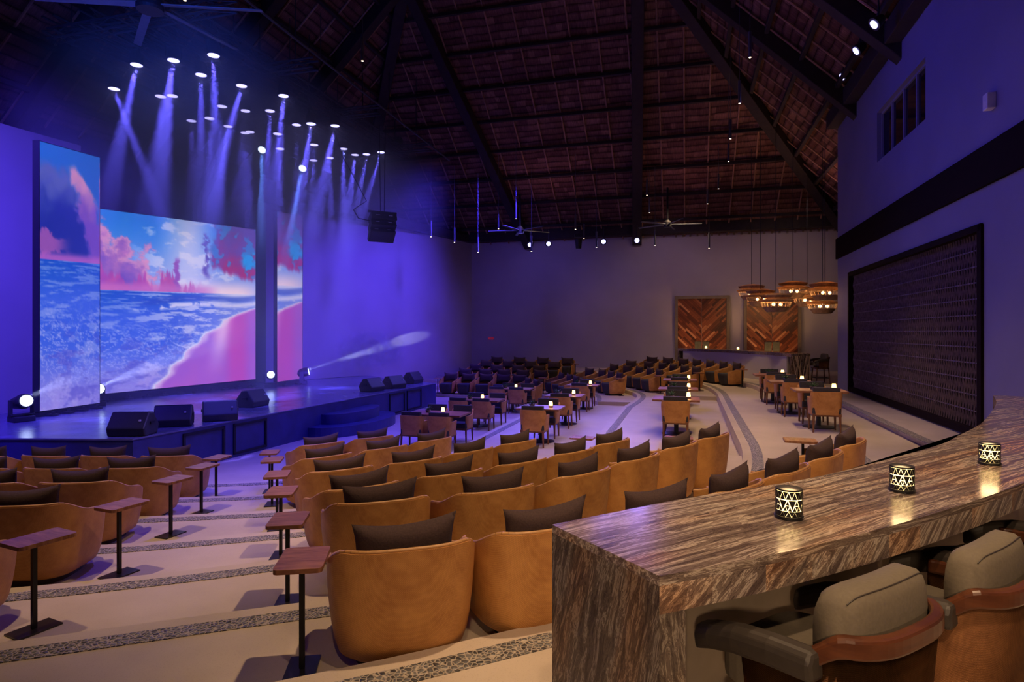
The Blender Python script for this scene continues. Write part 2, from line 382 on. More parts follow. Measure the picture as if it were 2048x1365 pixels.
# pebble strips
tn = [0]
def ribbon(pts, z, w=.16, h=.006, mat='pebble'):
    L = offset(pts, w/2); R = offset(pts, -w/2)
    bm = bmesh.new()
    for (lo, hi) in ((z-.02, z+h),):
        a = [bm.verts.new((*p, hi)) for p in L]; b = [bm.verts.new((*p, hi)) for p in R]
        c = [bm.verts.new((*p, lo)) for p in L]; d = [bm.verts.new((*p, lo)) for p in R]
        for i in range(len(pts)-1):
            bm.faces.new((a[i], a[i+1], b[i+1], b[i])); bm.faces.new((c[i], d[i], d[i+1], c[i+1]))
            bm.faces.new((a[i], c[i], c[i+1], a[i+1])); bm.faces.new((b[i], b[i+1], d[i+1], d[i]))
        bm.faces.new((a[0], b[0], d[0], c[0])); bm.faces.new((a[-1], c[-1], d[-1], b[-1]))
    tn[0] += 1
    return struct(finish(bm, 'trim_%d' % tn[0], mat))
for k in 'ABCDEFZ':
    near, far = CURVES[k]
    if k in ('A', 'C', 'E'): ribbon(near + far, TZ[k])
    else:
        ribbon(near[:-1] if k != 'Z' else near[:-1], TZ[k]); ribbon(far[1:], TZ[k])
        if k == 'Z':
            s0 = to_sr(near[-1])[0]; ribbon([sr(s0+.9+i*(2*(MS-s0)-1.8)/10, 3.75) for i in range(11)], TZ['Z'])
# short pebble bar where the second row's tread ends
def tier_at(x, y):
    best = 'G'
    for k in 'FEDCBAZ':
        near, far = CURVES[k]; line = offset(near, .21) + offset(far, .21)
        fl = mir((-14, 1.0)); poly = line + [(fl[0]-2, 36.0), (20, 36.0), (20, -4), (-14, -4)]
        ins = False; j = len(poly)-1
        for i in range(len(poly)):
            xi, yi = poly[i]; xj, yj = poly[j]
            if (yi > y) != (yj > y) and x < (xj-xi)*(y-yi)/(yj-yi)+xi: ins = not ins
            j = i
        if ins: best = k
    return best

# ------------------------------------------------------------------ walls
WZ = 7.32
def wall_box(name, p, q, z0, z1, th, mat, side=1):
    p = Vector(p); q = Vector(q); t = (q-p).normalized(); n = Vector((-t.y, t.x))*th*side
    bm = bmesh.new(); prism(bm, [tuple(p), tuple(q), tuple(q+n), tuple(p+n)], z0, z1); return struct(finish(bm, name, mat))
# back wall in (s=31)
wall_box('wall_back', sr(31, -12.2), sr(31, 9.5), -.1, WZ, .3, 'wall', 1)
# curved stage-side wall, from the recess to the corner
pl = [(-8.93, 22.5), (-8.14, 23.75), (-6.0, 26.9), (-3.17, 31.2), (-2.0, 33.1)]
pl = smooth_line(pl, 4)
bm = bmesh.new(); prism(bm, pl + [(p[0]-.75, p[1]+.35) for p in pl[::-1]], -.1, WZ); struct(finish(bm, 'wall_left', 'wall'))
pl2 = smooth_line([(-13.2, 8.0), (-12.4, 11.0), (-11.5, 13.9), (-10.85, 15.6)], 4)
bm = bmesh.new(); prism(bm, pl2 + [(p[0]-.5, p[1]+.2) for p in pl2[::-1]], -.1, WZ); struct(finish(bm, 'wall_left', 'wall'))
# dark recess behind the stage
bm = bmesh.new(); prism(bm, [(-13.0, 16.0), (-10.6, 24.6), (-11.1, 24.8), (-13.5, 16.1)], -.1, 8.5); struct(finish(bm, 'wall_stage', 'drape'))
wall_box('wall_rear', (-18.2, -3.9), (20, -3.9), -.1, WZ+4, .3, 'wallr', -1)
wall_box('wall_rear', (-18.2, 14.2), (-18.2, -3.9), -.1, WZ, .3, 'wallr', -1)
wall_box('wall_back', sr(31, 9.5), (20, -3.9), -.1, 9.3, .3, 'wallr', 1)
# side wall (two storeys) at r = 4.6
RW = 4.6; S1 = 22.05
def side_pt(s, z=None): return sr(s, RW)
pan = (11.8, 20.55, .92, 4.38); win = (14.36, 17.72, 6.94, 8.2)
def side_block(s0, s1, z0, z1, r0=RW, th=.35, name='wall_right', mat='wallr'):
    bm = bmesh.new(); prism(bm, [sr(s0, r0), sr(s1, r0), sr(s1, r0+th), sr(s0, r0+th)], z0, z1); return struct(finish(bm, name, mat))
bm = bmesh.new()
def sb(s0, s1, z0, z1, r0=RW, th=.35): prism(bm, [sr(s0, r0), sr(s1, r0), sr(s1, r0+th), sr(s0, r0+th)], z0, z1)
sb(-6, pan[0], 0, 6.94); sb(pan[1], S1, 0, 6.94); sb(pan[0], pan[1], 0, pan[2]); sb(pan[0], pan[1], pan[3], 6.94)
sb(-6, win[0], 6.94, 9.3); sb(win[1], S1, 6.94, 9.3); sb(win[0], win[1], 8.2, 9.3)
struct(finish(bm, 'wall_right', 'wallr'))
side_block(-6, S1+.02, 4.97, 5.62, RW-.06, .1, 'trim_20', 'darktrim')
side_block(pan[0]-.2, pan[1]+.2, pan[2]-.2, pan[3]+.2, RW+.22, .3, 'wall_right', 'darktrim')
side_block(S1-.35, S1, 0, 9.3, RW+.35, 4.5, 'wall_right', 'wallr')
# window
def window_frame():
    bm = bmesh.new(); s0, s1, z0, z1 = win
    def fb(a, b, c, d, r0=RW+.10, th=.08): prism(bm, [sr(a, r0), sr(b, r0), sr(b, r0+th), sr(a, r0+th)], c, d)
    fb(s0, s1, z0, z0+.05); fb(s0, s1, z1-.05, z1); fb(s0, s0+.05, z0, z1); fb(s1-.05, s1, z0, z1)
    for k in (1, 2, 3): m_ = s0+(s1-s0)*k/4; fb(m_-.03, m_+.03, z0, z1)
    f = struct(finish(bm, 'window_1', 'wallr'))
    bm2 = bmesh.new(); prism(bm2, [sr(s0, RW+.14), sr(s1, RW+.14), sr(s1, RW+.16), sr(s0, RW+.16)], z0, z1)
    g = finish(bm2, 'glass_pane', 'windowdark', f)
window_frame()
# woven cord screen in its dark frame
def cord_screen():
    t = thing('cord_screen', 'large dark woven cord screen set in the side wall under the brown band', 'wall screen', (*sr((pan[0]+pan[1])/2, RW), 0), rotz_to(*AX))
    # local +Y = along s, local +X = BX
    L = pan[1]-pan[0]; z0, z1 = pan[2], pan[3]
    bm = bmesh.new()
    for (a, b, c, d) in ((-L/2-.02, -L/2+.13, z0, z1), (L/2-.13, L/2+.02, z0, z1), (-L/2, L/2, z0-.05, z0+.08), (-L/2, L/2, z1-.10, z1+.02)):
        box(bm, .06, (a+b)/2, (c+d)/2, .2, b-a, d-c)
    finish(bm, 'frame', 'darktrim', t)
    bm = bmesh.new(); bm2 = bmesh.new()
    n = 150; rows = 11
    for i in range(n):
        y = -L/2+.14+(L-.28)*i/(n-1)
        for k in range(rows+1):
            za = z0+.08+(z1-z0-.18)*k/(rows+1); zb = z0+.08+(z1-z0-.18)*(k+1)/(rows+1)
            off = .018 if (i+k) % 2 else -.018
            tube(bm, (.10+off, y, za), (.10-off, y, zb), .021, .021, 4, False)
    finish(bm, 'cord_panel', 'cord', t)
    for k in range(1, rows+1):
        zz = z0+.08+(z1-z0-.18)*k/(rows+1)
        box(bm2, .088, 0, zz, .03, L-.28, .022)
    finish(bm2, 'cross_band', 'cordlight', t)
cord_screen()
bm = bmesh.new(); box(bm, 0, 0, 0, .12, .17, .25); o = finish(bm, 'wall_speaker', 'white', None, bevel=.01)
pp = sr(.4729*0+to_sr((.777*9.73, 9.73))[0], RW-.06); o.location = (pp[0], pp[1], 6.25); o.rotation_euler = (0, 0, rotz_to(*AX)); tag(o, 'small pale box speaker high on the blue-lit side wall', 'wall speaker')

# ------------------------------------------------------------------ doors in the back wall
def door(idx, r0, r1, ztop):
    c = sr(31, (r0+r1)/2); w = r1-r0; z0 = .84; rz = rotz_to(-AX.x, -AX.y)   # local +Y towards the room
    bm = bmesh.new()
    for (x, z, sx, sz) in ((-w/2+.07, (z0+ztop)/2, .14, ztop-z0), (w/2-.07, (z0+ztop)/2, .14, ztop-z0), (0, ztop-.07, w, .14)):
        box(bm, x, .06, z, sx, .18, sz)
    fr = struct(finish(bm, 'door_%d' % idx, 'doorframe', bevel=.01)); fr.location = (*c, 0); fr.rotation_euler = (0, 0, rz)
    for sgn in (-1, 1):
        bm = bmesh.new(); box(bm, sgn*(w/2-.14)/2, .03, (z0+ztop-.14)/2, (w/2-.15), .07, ztop-.14-z0); finish(bm, 'door_leaf', 'chevron', fr)
        bm = bmesh.new(); box(bm, sgn*.175, .09, 1.75, .30, .05, .85); finish(bm, 'push_plate', 'plate', fr, bevel=.01)
door(1, -.66, 1.84, 4.36); door(2, 2.46, 4.94, 4.36)
# small exit mark on the far wall
bm = bmesh.new(); box(bm, 0, 0, 0, .3, .03, .12); o = finish(bm, 'wall_plate', emit('dim_red_plate', (.5, .02, .05), .25)); pq = sr(30.97, to_sr(atY(969, 676, 31.5))[1]); o.location = (pq[0], pq[1], 2.3); o.rotation_euler = (0, 0, rotz_to(*AX)); tag(o, 'tiny dim red plate low on the far plaster wall', 'wall plate')

# ------------------------------------------------------------------ roof: hipped palm thatch
ZR = 15.3; KB = .72; KS = .96
r_back = lambda s: 7.3+KB*(31-s)
sR = 31-(ZR-7.3)/KB          # 19.9
sN = 2*MS-sR; rL = -9.6; rR = -1.55
eB = 31.0+.5; eN = 2*MS-31-.5
wS = (ZR-7.3)/KS+.5; zE = 7.3-.45*KB
def P3(s, r, z): x, y = sr(s, r); return Vector((x, y, z))
def roof_plane(quad, name='ceiling'):
    bm = bmesh.new(); uvl = bm.loops.layers.uv.new('UVMap')
    vs = [bm.verts.new(p) for p in quad]; f = bm.faces.new(vs)
    o0 = quad[0]; ex = (quad[1]-quad[0]).normalized(); nrm = ex.cross(quad[2]-quad[1]).normalized(); ey = nrm.cross(ex)
    for lo in f.loops:
        d = lo.vert.co-o0; lo[uvl].uv = (d.dot(ex), d.dot(ey))
    g = bmesh.ops.extrude_face_region(bm, geom=[f]); vv = [e for e in g['geom'] if isinstance(e, bmesh.types.BMVert)]
    bmesh.ops.translate(bm, vec=(0, 0, .35), verts=vv)
    return struct(finish(bm, name, 'thatch'))
Lb = P3(sR, rL, ZR); Rb = P3(sR, rR, ZR); Ln = P3(sN, rL, ZR); Rn = P3(sN, rR, ZR)
cBL = P3(eB, rL-wS, zE); cBR = P3(eB, rR+wS, zE); cNL = P3(eN, rL-wS, zE); cNR = P3(eN, rR+wS, zE)
roof_plane([cBL, cBR, Rb, Lb]); roof_plane([cBR, cNR, Rn, Rb]); roof_plane([cNR, cNL, Ln, Rn]); roof_plane([cNL, cBL, Lb, Ln]); roof_plane([Lb, Rb, Rn, Ln])
def beam_obj(name, a, b, w, h, mat='beam'):
    a = Vector(a); b = Vector(b); d = b-a; L = d.length; q = d.to_track_quat('Y', 'Z')
    bm = bmesh.new(); box(bm, 0, 0, 0, w, L, h); o = finish(bm, name, mat, bevel=.02)
    o.location = (a+b)/2; o.rotation_euler = q.to_euler(); return struct(o)
dn = Vector((0, 0, -.34))
# hips and main rafters
for a, b in ((Lb, cBL), (Rb, cBR), (Rn, cNR), (Ln, cNL)): beam_obj('roof_hip_beam', a+dn, b+dn, .42, .42)
def back_pt(s, r): return P3(s, r, r_back(s))
beam_obj('roof_rafter', back_pt(sR, rL)+dn, back_pt(30.9, -7.9)+dn, .40, .42)
beam_obj('roof_rafter', back_pt(sR, rR)+dn, back_pt(30.9, rR-.9)+dn, .44, .44)
beam_obj('roof_ridge_beam', Lb+dn, Rb+dn, .4, .4)
beam_obj('roof_ridge_beam', Lb+dn, Ln+dn, .4, .4); beam_obj('roof_ridge_beam', Rb+dn, Rn+dn, .4, .4)
for s_ in (12.0, 16.0, 19.9):
    beam_obj('roof_rafter', P3(s_, rL, ZR)+dn, P3(s_, rL-wS+.5, 7.3)+dn, .38, .4)
    beam_obj('roof_rafter', P3(s_, rR, ZR)+dn, P3(s_, rR+wS-.5, 7.3)+dn, .38, .4)
beam_obj('roof_wall_beam', (*sr(-5, 4.42), 9.38), (*sr(22.0, 4.42), 9.38), .34, .46)
# purlins
for k in range(8):
    z = 8.06+.907*k; s_ = 31-(z-7.3)/KB; e = (ZR-z)/KS
    beam_obj('roof_purlin', P3(s_, rL-e, z)+dn*.5, P3(s_, rR+e, z)+dn*.5, .13, .13)
    a0 = 2*MS-s_
    beam_obj('roof_purlin', P3(a0, rR+e, z)+dn*.5, P3(s_, rR+e, z)+dn*.5, .13, .13)
    beam_obj('roof_purlin', P3(a0, rL-e, z)+dn*.5, P3(s_, rL-e, z)+dn*.5, .13, .13)
# thin round poles carrying the thatch
bm = bmesh.new(); d2 = Vector((0, 0, -.05))
r = rL-wS+.6
while r < rR+wS-.6:
    over = max(0, (rL-r), (r-rR)); ztop = ZR-over*KS
    stop = 31-(ztop-7.3)/KB; j = random.uniform(-.12, .12)
    tube(bm, back_pt(31, r)+d2, back_pt(stop, r+j)+d2, .035, .03, 6, False)
    r += .98
struct(finish(bm, 'roof_poles', 'pole'))
bm = bmesh.new(); s_ = 2.0
while s_ < 30.5:
    over = max(0, s_-sR, sN-s_); ztop = ZR-over*KB
    for side in (-1, 1):
        base = rL if side < 0 else rR; re = base+side*(ZR-7.3)/KS; rt = base+side*(ZR-ztop)/KS
        tube(bm, P3(s_, re, 7.3)+d2, P3(s_, rt, ztop)+d2, .035, .03, 6, False)
    s_ += .98
struct(finish(bm, 'roof_poles', 'pole'))
# ring beam over the back wall, dark
a = sr(30.6, -13.0); b = sr(30.6, 7.2)
beam_obj('ring_beam', (*a, 7.72), (*b, 7.72), .5, .78)
beam_obj('ring_beam', (*sr(31, -11), 7.5), (-8.2, 21.8, 7.5), .3, .36)
# slatted cornice at the right of the back wall top
bm = bmesh.new()
for i in range(26): box(bm, -4+i*.33, 0, 0, .09, .06, .34)
box(bm, 0.1, 0, .16, 8.6, .08, .04)
o = finish(bm, 'trim_21', 'doorframe'); c = sr(30.9, 3.4); o.location = (*c, WZ+.05); o.rotation_euler = (0, 0, rotz_to(*AX)); struct(o)

# ------------------------------------------------------------------ stage
STZ = .785
stage_poly = [(-6.54, 10.7), (-2.75, 22.4), (-4.2, 23.4), (-6.0, 26.2), (-8.4, 23.2), (-10.0, 23.5), (-12.6, 16.0), (-11.4, 13.6), (-12.6, 10.9)]
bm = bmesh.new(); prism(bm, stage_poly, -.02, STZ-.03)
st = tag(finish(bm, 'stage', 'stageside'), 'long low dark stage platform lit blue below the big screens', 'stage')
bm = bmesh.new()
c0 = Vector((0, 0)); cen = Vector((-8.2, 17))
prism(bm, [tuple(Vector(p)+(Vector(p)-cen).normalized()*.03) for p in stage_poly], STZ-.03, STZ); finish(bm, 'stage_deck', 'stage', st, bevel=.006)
fa = Vector((-6.54, 10.7)); fb = Vector((-2.75, 22.4)); fd = (fb-fa).normalized(); fn = Vector((fd.y, -fd.x))
def stage_panel(t0, t1):
    bm = bmesh.new(); a = fa+fd*t0; b = fa+fd*t1
    def fbx(p, q, z0, z1, th=.03):
        n = fn*th; prism(bm, [tuple(p), tuple(q), tuple(q+n), tuple(p+n)], z0, z1)
    w_ = .05
    fbx(a, a+fd*w_, .06, .70); fbx(b-fd*w_, b, .06, .70); fbx(a, b, .65, .70); fbx(a, b, .06, .11)
    finish(bm, 'access_panel_frame', 'blackmatte', st)
for t0, t1 in ((1.05, 2.1), (2.35, 3.35), (8.9, 9.9), (10.05, 11.1)): stage_panel(t0, t1)
# half-round steps
sc_ = fa+fd*6.6
def step_poly(a, p, n=28):
    pts = [tuple(sc_+fd*(-a))]
    for i in range(1, n): th = PI*i/n; pts.append(tuple(sc_+fd*(-a*math.cos(th))+fn*(p*math.sin(th)**.8+.04)))
    pts.append(tuple(sc_+fd*a)); return pts
root = thing('stage_steps', 'half round two tread dark blue-lit steps in front of the stage', 'steps', (0, 0, 0))
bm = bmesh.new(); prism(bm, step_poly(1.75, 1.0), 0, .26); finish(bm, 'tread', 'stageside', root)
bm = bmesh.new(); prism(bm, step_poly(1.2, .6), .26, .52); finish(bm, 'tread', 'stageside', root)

# ------------------------------------------------------------------ LED screens
def mixc(a, b, t): t = max(0, min(1, t)); return tuple(x+(y-x)*t for x, y in zip(a, b))
def sm(a, b, x): t = max(0, min(1, (x-a)/(b-a))); return t*t*(3-2*t)
def fb_(x, y, sc, oc=5, seed=0): return noise.fractal(Vector((x*sc, y*sc, seed)), .6, 2.1, oc)*.5+.5
def beach(u, v):
    """u 0..1 across the wide screen (negative continues to its left), v 0 top..1 bottom; sRGB 0..255"""
    hz = .435
    if v < hz and u < 0:
        t = v/hz; q = (u+.40)/.40; nn = fb_(u, v, 9, 5, 8.)-.5; n2 = fb_(u, v, 5, 4, 2.)-.5
        c = mixc((24, 105, 208), (30, 80, 190), t)
        cl = .42+.62*(t-.12)+nn*.22
        c = mixc(c, mixc((85, 95, 175), (24, 42, 150), sm(.25, .62, t+n2*.3)), sm(.06, -.12, q-cl)*sm(.02, .16, t-.08+n2*.2))
        k = sm(.17, .05, abs(q-cl-.10)-.06*sm(.2, .7, t))*sm(.05, .14, t-.05-.25*abs(q-.55))
        c = mixc(c, mixc((232, 150, 185), (120, 70, 185), sm(.15, .8, t+n2*.5)), k*.92)
        c = mixc(c, mixc((70, 80, 185), (150, 90, 190), fb_(u, v, 11, 4)), sm(.0, .2, q-cl-.22)*sm(.35, .6, t))
        c = mixc(c, (175, 90, 175), sm(.05, .0, abs(t-.86-.25*(q-.2)**2)-.05-nn*.2)*sm(.55, .2, q)*.8)
        c = mixc(c, (180, 95, 195), sm(.90, .98, t)*.9)
        return c
    if v < hz:
        t = v/hz
        c = mixc((28, 120, 222), (150, 165, 240), sm(0, 1, t))
        c = mixc(c, (205, 205, 250), sm(.25, .0, abs(u-.52))*.85)
        c = mixc(c, (255, 220, 235), sm(.75, 1, t)*sm(.25, .75, u)*sm(1.15, .85, u))
        n1 = fb_(u*1.0, v*2.2, 5, 6, 3.1)
        c = mixc(c, (235, 225, 250), sm(.52, .72, n1)*.6*sm(.1, .35, u))
        # tall cloud bank at the left
        edge = .12+.42*(t-.25)-.0*u + (fb_(u, v, 9, 5, 8.)-.5)*.30 - .05*sm(.5, 0, t)
        k = sm(.035, -.05, u-edge)
        topm = sm(-.35, .05, u+.0) if u < 0 else 1
        cc = mixc((205, 125, 190), (105, 75, 185), fb_(u, v, 7, 5, 1.7)*1.1)
        cc = mixc(cc, (235, 165, 195), sm(.10, 0, abs(u-edge+.05))*.6)
        cc = mixc(cc, (28, 50, 160), sm(-.05, -.42, u+.12*(1-t))*.9*sm(.25, .5, t+.15))
        if u < 0:
            hi = sm(.0, .12, v-.02-.35*abs(u+.19)**1.2+(fb_(u, v, 12, 5, 4.)-.5)*.06)
            k *= hi
        c = mixc(c, cc, k)
        # little cumulus heads on the horizon
        h2 = .80+(fb_(u, 0, 14, 4, 5.5)-.5)*.55
        c = mixc(c, mixc((205, 80, 160), (150, 60, 170), fb_(u, v, 14, 3)), sm(.02, .09, t-h2)*sm(.62, .5, u)*.85)
        # standing dark clouds in the middle
        k2 = .85*sm(.034, .004, abs(u-.635+(fb_(0, v, 9, 3)-.5)*.05))*sm(.12, .2, t)*sm(.85, .7, t)*sm(.4, .55, fb_(u, v, 22, 4, 2.2))
        c = mixc(c, (90, 70, 170), k2)
        k3 = sm(.022, .008, abs(u-.44+(fb_(0, v, 16, 4, 9)-.5)*.05))*sm(.5, .6, t)
        c = mixc(c, (150, 85, 185), k3)
        # red violet cloud at the right
        low = .72+(fb_(u, 1, 6, 4, 6.6)-.5)*.25
        k4 = sm(.665, .715, u+(fb_(u, v, 8, 5, 7.)-.5)*.10)*sm(low+.04, low-.06, t)
        c2 = mixc((100, 75, 170), (165, 50, 115), sm(.1, .8, t+(fb_(u, v, 8, 4)-.5)*.5))
        c = mixc(c, c2, k4)
        hole = .6*sm(.70, .80, fb_(u+3, v*1.2, 9, 3, 1.3))+sm(.075, .02, math.hypot((u-.96)*.8, (t-.50)*.5)+(fb_(u, v, 18, 3, 5)-.5)*.05)
        c = mixc(c, (35, 150, 235), min(1, hole)*k4)
        c = mixc(c, (205, 115, 195), sm(.85, .97, t)*(1-sm(.6, .75, u))*.7)
        return c
    t = (v-hz)/(1-hz)
    # shoreline
    sh = 1.02-.80*max(0, t-.16)**.62 + .012*math.sin(t*38)+(fb_(u, v, 8, 4, 2)-.5)*.03
    if t < .14: sh = 2
    if u > sh:
        c = mixc((185, 95, 200), (150, 90, 215), fb_(u, v, 3, 3))
        c = mixc(c, (240, 190, 240), sm(.10, 0, abs(u-.74-.12*(.5-t)))*sm(1.0, .3, t)*.9)
        c = mixc(c, (215, 60, 170), sm(.12, .02, abs(u-.86))*.5)
        c = mixc(c, (235, 215, 245), sm(.06, 0, u-sh)*.7)
        return c
    c = mixc((20, 80, 200), (55, 95, 225), sm(0, .3, t))
    c = mixc(c, (150, 160, 245), sm(.3, 1, u)*.8)
    c = mixc(c, (245, 230, 250), sm(.12, 0, t)*sm(.55, .85, u)*.8)
    rows = fb_(u*2.2, t*9/(.25+t), 2.2, 5, 11)
    c = mixc(c, (205, 205, 250), sm(.5, .72, rows)*(.35+.5*sm(.0, .6, u)))
    # rolling crest
    cy = .20-.10*u+.02*math.sin(u*9)
    if u > .12: 
        c = mixc(c, (215, 210, 250), sm(.045, .0, abs(t-cy))*sm(.12, .3, u)*sm(.35, .6, fb_(u, v, 16, 4, 4.4)+.1))
        c = mixc(c, (35, 70, 190), sm(.05, .01, abs(t-cy+.07))*sm(.15, .3, u)*.6)
    # foam net in the foreground
    a1 = abs(fb_(u*1.0, v*2.6, 13, 5, 21)-.5)*2
    foam = sm(.20, .02, a1)
    c = mixc(c, (195, 190, 250), foam*sm(.2, .5, t)*.5)
    c = mixc(c, (170, 140, 230), sm(.5, 1, t)*.75*(1-foam*.3))
    c = mixc(c, (80, 75, 195), sm(.55, .72, fb_(u, v*2.2, 7, 4, 30))*sm(.3, .7, t)*.5)
    c = mixc(c, (225, 220, 250), sm(.03, 0, sh-u)*.9)
    return c
def screen(name, label, bl, br, zb0, zb1, zt0, zt1, umap, nx, ny, gain=1.0, ground=True, foots=6):
    bl = Vector(bl); br = Vector(br); d = (br-bl); L = d.length; t_ = d.normalized(); n_ = Vector((t_.y, -t_.x))   # towards the room
    root = thing(name, label, 'screen', (bl.x, bl.y, STZ), math.atan2(d.y, d.x))
    def loc(x, y, z): return (x, y, z-STZ)
    bm = bmesh.new(); cl = bm.loops.layers.float_color.new('picture')
    grid = [[None]*(nx+1) for _ in range(ny+1)]
    for j in range(ny+1):
        for i in range(nx+1):
            fx = i/nx; fy = j/ny
            zt = zt0+(zt1-zt0)*fx; zb = zb0+(zb1-zb0)*fx
            grid[j][i] = bm.verts.new(loc(fx*L, -.10, zt+(zb-zt)*fy))
    cols = {}
    for j in range(ny+1):
        for i in range(nx+1): cols[(j, i)] = (*[x*gain for x in lin(beach(umap(i/nx), j/ny))], 1)
    for j in range(ny):
        for i in range(nx):
            f = bm.faces.new((grid[j][i], grid[j+1][i], grid[j+1][i+1], grid[j][i+1]))
            for lp, key in zip(f.loops, ((j, i), (j+1, i), (j+1, i+1), (j, i+1))): lp[cl] = cols[key]
    finish(bm, 'display', M['led'], root, recalc=False)
    bm = bmesh.new()
    vs = []
    for y in (-.095, .06):
        for (x, z) in ((-.02, zb0-.02), (L+.02, zb1-.02), (L+.02, zt1+.02), (-.02, zt0+.02)): vs.append(bm.verts.new(loc(x, y, z)))
    for q in ((0, 1, 2, 3), (7, 6, 5, 4), (0, 4, 5, 1), (1, 5, 6, 2), (2, 6, 7, 3), (3, 7, 4, 0)): bm.faces.new([vs[i] for i in q])
    finish(bm, 'cabinet', 'blackmatte', root)
    bm = bmesh.new(); box(bm, L/2, -.02, (min(zb0, zb1)-STZ-.02)/2, L, .16, max(.02, min(zb0, zb1)-STZ-.02)); finish(bm, 'base_rail', 'blackmatte', root)
    for k in range(foots):
        x = L*(k+.5)/foots
        bm = bmesh.new(); box(bm, x, -.18, .025, .16, .2, .05); box(bm, x, -.22, .07, .05, .05, .08); finish(bm, 'floor_bracket', 'darkmet', root)
    return root
def led_mat():
    n = NT('led_picture'); at = n.n('ShaderNodeAttribute', attribute_name='picture'); n.b.inputs['Base Color'].default_value = (.01, .01, .01, 1); n.rough(.5)
    n.l(at.outputs['Color'], n.b.inputs['Emission Color']); n.b.inputs['Emission Strength'].default_value = 1.0; return n.m
M['led'] = led_mat()
pM0 = (-10.95, 16.3); pM1 = (-8.72, 20.9)
def zpx(v, Y): return EYE+(HV-v)*Y/F
screen('led_wall', 'wide middle screen showing a pink sunset beach behind the stage', pM0, pM1, zpx(789, 16.3), zpx(758.5, 20.9), zpx(418, 16.3), zpx(460, 20.9), lambda x: x, 170, 180, 1.0, foots=10)
pL0 = (-10.27, 13.37); pL1 = (-10.1, 15.05)
screen('led_panel', 'tall screen left of the wide one showing pink cloud over blue surf', pL0, pL1, zpx(823, 13.37), zpx(806, 15.05), zpx(283, 13.37), zpx(316, 15.05), lambda x: -.40+x*.40, 70, 220, .9, foots=4)
pR0 = (-8.06, 21.1); pR1 = (-7.54, 22.1)
screen('led_panel', 'narrow tall screen right of the wide one with red cloud and sand', pR0, pR1, zpx(764, 21.1), zpx(757, 22.1), zpx(424, 21.1), zpx(433, 22.1), lambda x: .80+x*.20, 40, 160, .8, foots=2)
# ------------------------------------------------------------------ stage gear
def make_monitor():
    t = thing('stage_monitor', 'x', 'stage monitor', group='floor monitors on the stage')
    bm = bmesh.new()   # wedge: profile in YZ extruded along X; grille faces -Y-ish slope
    prof = [(-.22, 0), (.20, 0), (.26, .16), (.08, .40), (-.06, .42), (-.26, .14)]
    a = [bm.verts.new((-.33, y, z)) for y, z in prof]; b = [bm.verts.new((.33, y, z)) for y, z in prof]
    for i in range(6): bm.faces.new((a[i], a[(i+1) % 6], b[(i+1) % 6], b[i]))
    bm.faces.new(a[::-1]); bm.faces.new(b)
    finish(bm, 'cabinet', 'rubber', t, bevel=.025)
    bm = bmesh.new(); q = Matrix.Rotation(math.atan2(.24, -.18), 4, 'X')
    box(bm, 0, .178, .285, .60, .285, .012, q); finish(bm, 'grille', 'darkmet', t)
    bm = bmesh.new(); box(bm, .34, .0, .22, .02, .14, .05); box(bm, -.34, .0, .22, .02, .14, .05); finish(bm, 'handle', 'black', t)
    bm = bmesh.new(); box(bm, .22, -.185, .28, .03, .03, .03); finish(bm, 'badge', 'white', t)
    return t
mon = Proto(make_monitor())
mlist = [(266, 878-8, 10.95, 0.05, 'block shaped floor monitor at the near corner of the stage edge'),
         (348, 852, 11.95, .35, 'ribbed floor monitor behind the near corner one on stage'),
         (462, 842, 12.9, .5, 'floor monitor with a pale badge, midway between corner and steps'),
         (506, 813, 14.6, 1.35, 'small upright floor monitor just beyond the pale badged one'),
         (744, 783, 19.4, 1.1, 'diamond turned floor monitor behind the half round steps'),
         (788, 777, 20.2, 1.0, 'floor monitor beside the diamond turned one near the stage end'),
         (826, 767, 21.7, 1.2, 'last floor monitor at the far end of the stage edge')]
for (u, v, Y, rz, lab) in mlist:
    p = atZ(u, v, STZ)
    q = Vector((p.x, p.y)); 
    # keep on deck: pull inside front edge
    d = (q-fa).dot(fn)
    if d > -.27: q = q-fn*(d+.27)
    mon.put((q.x, q.y, STZ), rz, lab)
def make_mover():
    t = thing('moving_head_light', 'x', 'stage light', group='moving head lights on the deck')
    bm = bmesh.new(); box(bm, 0, 0, .06, .38, .34, .12); finish(bm, 'base', 'rubber', t, bevel=.02)
    bm = bmesh.new(); box(bm, -.19, 0, .28, .04, .14, .34); box(bm, .19, 0, .28, .04, .14, .34); box(bm, 0, 0, .14, .42, .16, .04); finish(bm, 'yoke', 'rubber', t, bevel=.01)
    bm = bmesh.new(); tube(bm, (0, -.26, .36), (0, .10, .42), .12, .155, 20); tube(bm, (0, .10, .42), (0, .22, .44), .155, .14, 20); h = finish(bm, 'head', 'rubber', t)
    bm = bmesh.new(); tube(bm, (0, .22, .44), (0, .226, .441), .115, .115, 20); finish(bm, 'lens', 'lenswhite', h)
    return t
mv = Proto(make_mover())
movers = [(43, 838, 12.75, (1, -.6), 'moving head light standing before the tall left screen'),
          (190, 806, 15.4, (1, -.6), 'moving head light at the near foot of the wide screen'),
          (541, 772, 20.6, (.45, -1), 'moving head light by the dark gap, facing the hall'),
          (604, 768, 22.0, (1, .25), 'moving head light at the foot of the narrow screen')]
mpos = []
for (u, v, Y, dr, lab) in movers:
    p = atY(u, v, Y); mv.put((p.x, p.y, STZ), rotz_to(*dr), lab); mpos.append((Vector((p.x, p.y, STZ+.44)), dr))

